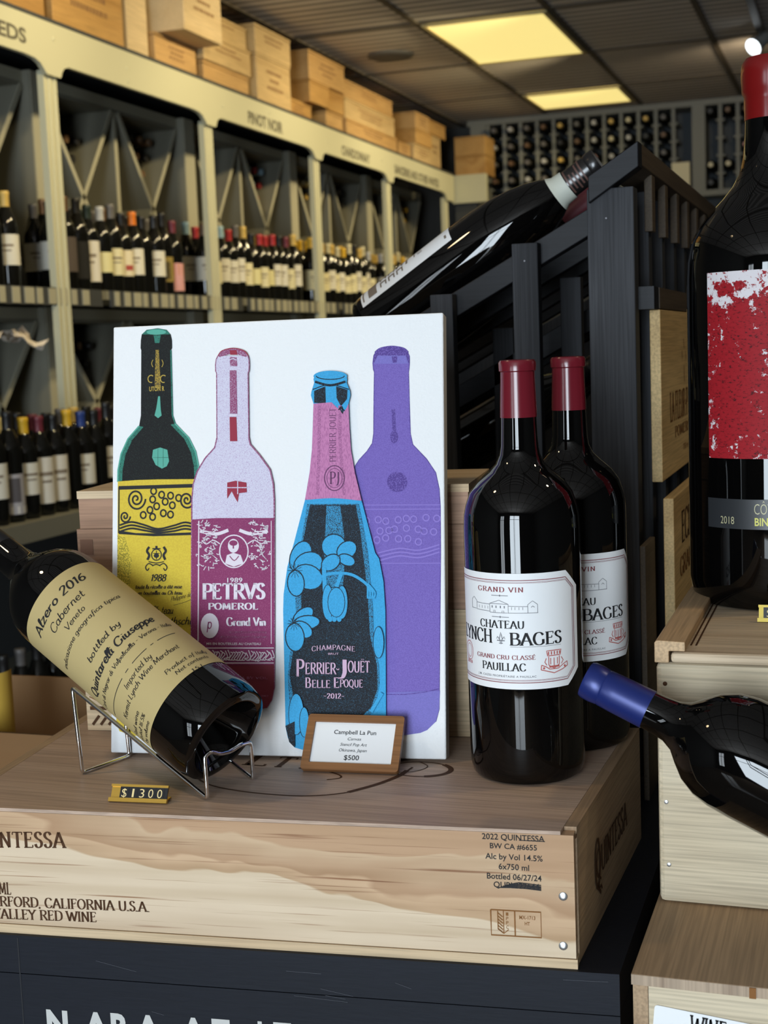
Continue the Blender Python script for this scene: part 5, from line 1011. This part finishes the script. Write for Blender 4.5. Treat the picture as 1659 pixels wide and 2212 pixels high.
b = MB(); b.prism([(-.70, PT), (-.24, PT), (-.24, .16), (-.70, -.07)], 1, 2.30, 2.312, 'black_wood'); b.build('back_board', t)  # dark sheet added to close the rack and keep its inside black
b = MB(); b.box((-.655, 1.61, PT), (-.262, 2.29, PT + .018), 'black_wood_x'); b.build('floor_board', t)
b = MB(); b.box((-.71, 1.62, PT), (-.70, 2.31, -.10), 'black_wood'); b.build('end_board', t)
for x, z in ((-.361, .093), (-.462, .036), (-.268, .135)):
    b = MB(); b.lathe([(.0016, 0), (.001, .0006)], colmat('dull_nail', (.12, .12, .13), .5, metal=.6), 10); b.build('nail', t, loc=(x, 1.5695 if x < -.3 else 1.5745, z), rot=(PI / 2, 0, 0))
# magnum lying on top of the rack
ax_ = Vector((.8361, 0, .5486)); mx = frame_mat(ax_, -Rf, (-.582, 1.672, Z(.0192)))
BG = [(.036, .004), (.042, .0005), (.0455, .004), (.0468, .014), (.0468, .155), (.0462, .185), (.0450, .205), (.0425, .222), (.0385, .243), (.0330, .262), (.0255, .279), (.0195, .289), (.0165, .297), (.0158, .305)]
b = MB(); b.lathe(BG, 'glass', 64); o = b.build('wine_bottle'); o.matrix_world = mx; tag(o, 'black-capped bottle with white top label lying on the sloping rack', 'bottle')
b = MB(); b.lathe([(.0168, .298), (.0164, .332), (.0162, .334), (.0172, .3355), (.0172, .3455), (.0160, .3472)], mat('black_foil', (0.012, 0.011, 0.011), .25, spec=.6), 40)
fm = cyl_map(.0168)
for i in range(5): b.ribbon([(.012 * math.sin(i) - .018, .306 + i * .005), (.016 - .004 * (i % 2), .306 + i * .005)], .0022, colmat('foil_print', (.10, .05, .04), .5), fm, .0004, .003)
b.build('capsule', o)
b = MB(); fm = cyl_map(.0176); vs = []
for i in range(33): s = .0176 * (-PI + 2 * PI * i / 32); vs += [fm(s, .2855, .0045 * max(0, 1)), fm(s, .3035, .0)]
b.add([fm(.0176 * (-PI + 2 * PI * i / 32), z, e) for i in range(33) for z, e in ((.2845, .0050), (.291, .0014), (.3035, .0006))], [(3 * i + j, 3 * i + 3 + j, 3 * i + 4 + j, 3 * i + 1 + j) for i in range(32) for j in (0, 1)], mat('tax_strip', (.52, .54, .47), .6), True); b.build('neck_band', o)
b = MB(); r = .0468; fm = cyl_map(r); a0, a1 = math.radians(-180), math.radians(-38); n = 40
b.add([fm(r * (a0 + (a1 - a0) * i / n), z, .0005) for i in range(n + 1) for z in (.019, .158)], [(2 * i, 2 * i + 2, 2 * i + 3, 2 * i + 1) for i in range(n)], 'white_paper', True)
tp = colmat('taupe_ink', (.20, .16, .125), .6)
def lbox(p0, p1, z0, z1, m=tp):
    k = 12; b.add([fm(r * math.radians(p0 + (p1 - p0) * i / k), z, .0009) for i in range(k + 1) for z in (z0, z1)], [(2 * i, 2 * i + 2, 2 * i + 3, 2 * i + 1) for i in range(k)], m)
lbox(-100, -46, .022, .024); lbox(-100, -46, .031, .044)
for z0 in (.050, .063, .076):
    for p0 in (-98, -80, -63): lbox(p0, p0 + 13, z0, z0 + .002); lbox(p0, p0 + 13, z0 + .008, z0 + .010); lbox(p0, p0 + 4, z0, z0 + .010)
lbox(-78, -60, .091, .094); lbox(-72, -62, .104, .1055); lbox(-70, -68, .108, .116); lbox(-64, -62, .110, .117); lbox(-56, -48, .150, .153)
b.build('label', o)
b = MB(); b.lathe(BG, 'glass', 40); o = b.build('wine_bottle'); o.matrix_world = frame_mat(ax_, -Rf, (-.607, 1.795, Z(-.008))); tag(o, 'burgundy-capped bottle on the sloping rack, hidden behind the white-labelled one', 'bottle')
b = MB(); b.lathe([(.0166, .28), (.0164, .332), (.0172, .3355), (.0172, .3455), (.0160, .3472)], colmat('capsule_burgundy', CAP['burgundy'], .4), 30); b.build('capsule', o)
# dark bottles stored inside the rack
for i, (x, y, z) in enumerate(((-.62, 1.98, -.175), (-.62, 2.08, -.175), (-.62, 2.18, -.175))):
    o = inst('wine_bottle', cache('g', g_mesh)); o.matrix_world = frame_mat((.883, 0, .4695), (0, -1, 0), (x, y, Z(z))); tag(o, 'dark bottle lying in the %s cradle inside the slatted rack' % ('front', 'middle', 'rear')[i], 'bottle', 'bottles inside the black rack'); inst('capsule', c_mesh('burgundy' if i == 1 else 'black'), o)
# crate panels standing along the rack's side
t = tag(empty('crate_panel', (0, 0, CH)), 'upper branded pine crate panel with tall serif lettering fixed beside the rack', 'panel', 'branded crate panels')
b = MB(); b.box((-.2297, 1.63, -.167), (-.2175, 2.05, .0325), 'wood_board'); fm = plane_map((-.2175, 1.63, -.167), (0, 1, 0), (0, 0, 1), (1, 0, 0))
b.glyphs(serif('La Fleur-Petrus'.upper(), .02), 'burn2', fm, .075, .36, .066, .034, .0005); b.glyphs(serif('POMEROL', .1), 'burn2', fm, .12, .30, .044, .013, .0005); b.glyphs(sans('750 ml'), 'burn2', fm, .20, .26, .022, .008, .0005)
for k, (u, v, l) in enumerate(((.22, .165, .012), (.20, .150, .010), (.24, .148, .010), (.22, .13, .02), (.22, .10, .006))): b.ribbon([(u, v), (u + .004, v - l)], .003, 'burn2', fm, .0005)
b.build('board', t, bevel=.001)
t = tag(empty('crate_panel', (0, 0, CH)), 'lower branded pine crate panel standing behind the big red-labelled bottle', 'panel', 'branded crate panels')
b = MB(); b.box((-.2100, 1.575, PT), (-.1985, 1.99, -.180), 'wood_board'); fm = plane_map((-.1985, 1.575, -.180), (0, 1, 0), (0, 0, 1), (1, 0, 0))
b.glyphs(serif('ECHEZEAUX', .03), 'burn', fm, .07, .38, -.060, .036, .0005); b.glyphs(serif('GRAND CRU', .03), 'burn2', fm, .05, .30, -.098, .022, .0005); b.build('board', t, bevel=.001)
t = tag(empty('crate_panel', (0, 0, CH)), 'thin dark stained board standing on edge between rack and pine crate', 'panel', None)
b = MB(); b.box((-.2245, 1.49, PT), (-.2185, 1.565, -.222), 'brown_stain'); b.build('board', t, bevel=.0008)

# ================================================================== right-hand crates and big bottle
UX, UY = -.1635, 1.1634; z0, z1 = -.4838, -.273
t = tag(empty('wine_crate', (UX, UY, Z(z0))), 'upper whitewood crate with grooved sliding lid under the big bottle', 'crate', 'crates on the right')
hh = z1 - z0; WD, DP = .50, .41
b = MB(); b.box((0, 0, 0), (WD, .014, hh), 'wood_white'); fp2 = b.build('front_panel', t, bevel=.0045)
b = MB(); b.box((0.0005, .0145, .002), (.013, DP, hh), 'wood_white'); b.build('end_panel', t, bevel=.001)
b = MB(); b.box((WD - .013, .0145, .002), (WD - .0005, DP, hh), 'wood_white'); b.build('end_panel', t, bevel=.001)
b = MB(); b.box((0.0135, DP - .012, .002), (WD - .0135, DP, hh + .01), 'wood_white'); b.build('back_panel', t, bevel=.001)
b = MB(); b.box((.0125, -.001, hh + .0003), (WD - .0125, DP, hh + .0095), 'wood_lid')
fm = plane_map((0, 0, hh + .0095), (1, 0, 0), (0, 1, 0), (0, 0, 1))
for x in (.0262, .0305): b.ribbon([(x, .028), (x, .30)], .0016, 'burn', fm, .0003)
b.build('sliding_lid', t, bevel=.003)
for x0 in (-.001, WD - .0255):
    b = MB(); L_shape = [(0, 0.0003), (.012, .0003), (.012, .0105), (.0255, .0105), (.0255, .0185), (0.002, .0195), (0, .0175)]
    pts = L_shape if x0 < .1 else [(.0265 - x, z) for x, z in L_shape][::-1]
    b.prism([(x0 + x, hh + z) for x, z in pts], 1, -.0005, DP, 'wood_rail'); b.build('lid_rail', t, bevel=.0008)
for x, z in ((.0070, .193), (.0065, .0895), (.0080, .034)):
    b = MB(); b.lathe([(.0020, -.0005), (.0018, .0005), (.001, .0008)], 'steel' if z < .15 else 'burn', 12); b.build('nail', fp2, loc=(x + .0005, -.0002, z), rot=(PI / 2, 0, 0))
t = tag(empty('wine_crate', (-.1660, 1.02, Z(-.4842))), 'lower plywood-topped crate with a white paper wine label on its front', 'crate', 'crates on the right')
b = MB(); b.box((0, 0, -.0085), (.52, .56, 0), 'wood_ply'); b.box((0.0, -.0006, -.0083), (.52, 0.0002, -.0002), 'wood_end'); b.box((.088, -.0014, -.0088), (.093, -.0004, -.0004), 'burn2'); b.build('plywood_top', t)
b = MB(); b.box((.0125, .003, -.55), (.5, .015, -.0092), 'wood_white'); b.build('front_panel', t)
b = MB(); b.box((.0008, .002, -.918), (.0122, .55, -.0092), 'wood_side'); b.build('end_panel', t)
b = MB(); b.box((.5003, .002, -.918), (.512, .55, -.0092), 'wood_side'); b.build('end_panel', t)
b = MB(); b.box((.0128, .003, -.918), (.5, .015, -.5505), 'wood_white'); b.build('lower_panel', t)
b = MB(); fm = plane_map((.0125, .0024, -.0260), (.9955, 0, -.0945), (.0945, 0, .9955), (0, -1, 0))
q = rrect(.0045, -.080, .0860, .0025, .0025); b.poly(q, 'white_paper', fm, .0003)
b.glyphs(serif('WINE', .03), 'ink', fm, .0315, .0590, -.0180, .0178, .0006); b.build('paper_label', t)
# big bottle
big = (-.0795, 1.425, Z(-.2632)); rb = .0838
PB = [(.0, .03), (.05, .012), (.068, .001), (.074, .001), (.0815, .010), (.0838, .025), (.0838, .318), (.083, .335), (.080, .352), (.0725, .367), (.062, .381), (.0490, .394), (.039, .406), (.0325, .418), (.0285, .434), (.0266, .455), (.0262, .474)]
b = MB(); b.lathe(PB, 'glass', 80, cap0=False); o = b.build('large_format_bottle', loc=big, rot=(0, 0, .055)); tag(o, 'oversized bottle with red abstract label and wax-dipped red top', 'bottle')
b = MB(); b.lathe([(.0268, .468), (.0272, .486), (.0270, .490), (.0292, .4945), (.0300, .512), (.0290, .521), (.0255, .526), (.015, .5275)], mat('red_wax', (0.175, 0.005, 0.005), .22, spec=.6), 48); b.build('wax_seal', o)
b = MB(); fm = cyl_map(rb); lm_ = mat('abstract_red_label', (0.4, 0.02, 0.03), .6, spec=.15); nt = NT(lm_)
sx = nt.n('ShaderNodeSeparateXYZ'); tc = nt.n('ShaderNodeTexCoord'); nt.l(tc.outputs['Object'], sx.inputs[0])
n1 = nt.n('ShaderNodeTexNoise', i_Scale=75.0, i_Detail=6.0, i_Roughness=.72); nt.l(nt.coords((1, 1, 1)), n1.inputs['Vector'])
def lin(src, k, c): m_ = nt.n('ShaderNodeMath', operation='MULTIPLY_ADD', i_1=k, i_2=c); nt.l(src, m_.inputs[0]); return m_.outputs[0]
def mx2(op, a_, c_): m_ = nt.n('ShaderNodeMath', operation=op); nt.l(a_, m_.inputs[0]); nt.l(c_, m_.inputs[1]); return m_.outputs[0]
n2 = nt.n('ShaderNodeTexNoise', i_Scale=14.0, i_Detail=3.0); nt.l(nt.coords((1, 1, 1)), n2.inputs['Vector'])
top = lin(sx.outputs[2], 4.2, -1.17); edge = lin(sx.outputs[0], -4.5, -.235); right = lin(sx.outputs[0], 2.2, .02)
e1 = mx2('MAXIMUM', top, edge); e1 = mx2('MAXIMUM', e1, right); e1 = mx2('ADD', e1, lin(n2.outputs[0], .35, -.175)); wv = mx2('ADD', e1, n1.outputs[0])
wh_ = nt.ramp(wv, ((.60, (0, 0, 0)), (.63, (1, 1, 1))))
n3 = nt.n('ShaderNodeTexNoise', i_Scale=260.0, i_Detail=4.0, i_Roughness=.7); nt.l(nt.coords((1, 1, 2)), n3.inputs['Vector'])
redc = nt.ramp(n3.outputs[0], ((.36, (.06, .008, .010)), (.44, (.29, .011, .017)), (.8, (.34, .015, .023))))
yl = lin(sx.outputs[2], -9.0, 1.75); yl = mx2('ADD', yl, lin(sx.outputs[0], 6.0, -.0)); yl = mx2('ADD', yl, lin(n1.outputs[0], 1.4, -.9)); ym_ = nt.ramp(yl, ((.38, (0, 0, 0)), (.46, (1, 1, 1))))
c_ = nt.mix(wh_, redc, (.66, .62, .64)); c_ = nt.mix(ym_, c_, (.60, .40, .08)); nt.l(c_, nt.b.inputs['Base Color'])
sA, sB = rb * math.radians(-46.5), rb * math.radians(40); n = 36
def cyl_patch(z0, z1, m, e, s0=sA, s1=sB): b.add([fm(s0 + (s1 - s0) * i / n, z, e) for i in range(n + 1) for z in (z0, z1)], [(2 * i, 2 * i + 2, 2 * i + 3, 2 * i + 1) for i in range(n)], m, True)
cyl_patch(.1470, .3225, lm_, .0005); b.build('label', o)
b = MB(); cyl_patch(.0800, .1085, colmat('charcoal_strip', (.020, .022, .025), .4), .0005, rb * math.radians(-48), rb * math.radians(40))
b.glyphs(sans('2018', -.01), colmat('pale_gold_ink', (.50, .47, .28), .5), fm, rb * -.64, rb * -.465, .0845, .0075, .0009)
b.glyphs(sans('CÔTE', -.01), 'pale_gold_ink', fm, rb * -.23, rb * .02, .0945, .0105, .0009); b.glyphs(sans('BIN 28', .02), colmat('lime_ink', (.60, .58, .12), .5), fm, rb * -.225, rb * .05, .0838, .0076, .0009); b.build('vintage_strip', o)
price_tag((-.0880, 1.300, Z(-.2633)), .02, 'bright gold price tag at the foot of the oversized bottle', '$85', .05, 18, mat('brass_rail', (.62, .47, .09), .4, metal=.4), .0042)
# blue-capped magnum lying in its own stand on the lower crate
a_ = Vector((.912, -.0705, -.404)).normalized(); base = Vector((-.213, 1.107, Z(-.275))) + a_ * .352
mx = frame_mat(-a_, -Rf, base)
PBL = [(.036, .004), (.042, .0005), (.046, .004), (.0478, .014), (.0482, .03), (.0482, .205), (.0474, .222), (.0445, .236), (.038, .249), (.029, .259), (.0212, .2665), (.0172, .275), (.0160, .285), (.0155, .300)]
b = MB(); b.lathe(PBL, 'glass', 72); o = b.build('wine_bottle'); o.matrix_world = mx; tag(o, 'blue-capped magnum lying neck-up across the whitewood crate', 'bottle')
b = MB(); b.lathe([(.0162, .2955), (.0158, .325), (.0154, .3345), (.0150, .3355), (.0154, .3365), (.0160, .3425), (.0157, .3490), (.0147, .3515), (.010, .352)], mat('blue_foil', (0.012, 0.024, 0.15), .33, spec=.5, metal=.25), 48); b.build('capsule', o)
b = MB(); fm = cyl_map(.0482); b.add([fm(.0482 * (-1.15 + 2.0 * i / 30), z, .0005) for i in range(31) for z in (.05, .166)], [(2 * i, 2 * i + 2, 2 * i + 3, 2 * i + 1) for i in range(30)], 'white_paper', True); b.build('label', o)
wire_stand((base.x + .004, base.y, Z(-.4842)), math.atan2(.0705, -.912), 'chrome wire stand under the blue-capped magnum')

# ================================================================== cardboard cartons at the left
t = tag(empty('cardboard_carton', (-1.20, 1.80, Z(-.80))), 'open brown cardboard carton with raised flaps left of the crate', 'carton')
b = MB(); w, d, h_ = .20, .16, .28
b.box((-w, -d, 0), (w, -d + .005, h_), 'card'); b.box((-w, d - .005, 0), (w, d, h_), 'card'); b.box((-w, -d + .005, 0), (-w + .005, d - .005, h_), 'card'); b.box((w - .005, -d + .005, 0), (w, d - .005, h_), 'card'); b.box((-w + .005, -d + .005, 0), (w - .005, d - .005, .005), 'card'); b.build('carton_body', t)
b = MB(); b.hexa([(w - .004, -d, h_), (w + .02, -d - .005, h_ + .002), (w + .02, d, h_ + .002), (w - .004, d, h_), (w + .12, -d, h_ + .085), (w + .124, -d, h_ + .082), (w + .124, d, h_ + .082), (w + .12, d, h_ + .085)], 'card'); b.build('flap', t)
b = MB(); b.hexa([(-w, -d, h_), (w, -d, h_), (w, -d + .004, h_), (-w, -d + .004, h_), (-w, -d - .12, h_ - .05), (w, -d - .12, h_ - .05), (w, -d - .118, h_ - .046), (-w, -d - .118, h_ - .046)], 'card'); b.build('flap', t)
for i in range(2):
    t = tag(empty('cardboard_carton', (-1.20, 1.80, Z(-1.4 + i * .3))), ('bottom closed carton under the open cardboard carton', 'closed carton carrying the open cardboard carton')[i], 'carton')
    b = MB(); b.box((-.2, -.16, 0), (.2, .16, .2995), 'card'); b.build('carton_body', t)
o = stand_bottle(-1.245, 1.74, Z(-.7945), 'black', None, 'dark bottle with yellow label standing in the open carton', None, .6, 1.3)
b = MB(); fm = cyl_map(RB); b.add([fm(RB * (-1.7 + 3.4 * i / 14), z, .0008) for i in range(15) for z in (.12, .26)], [(2 * i, 2 * i + 2, 2 * i + 3, 2 * i + 1) for i in range(14)], colmat('yellow_label', (.66, .43, .07), .6), True); b.build('label', o)
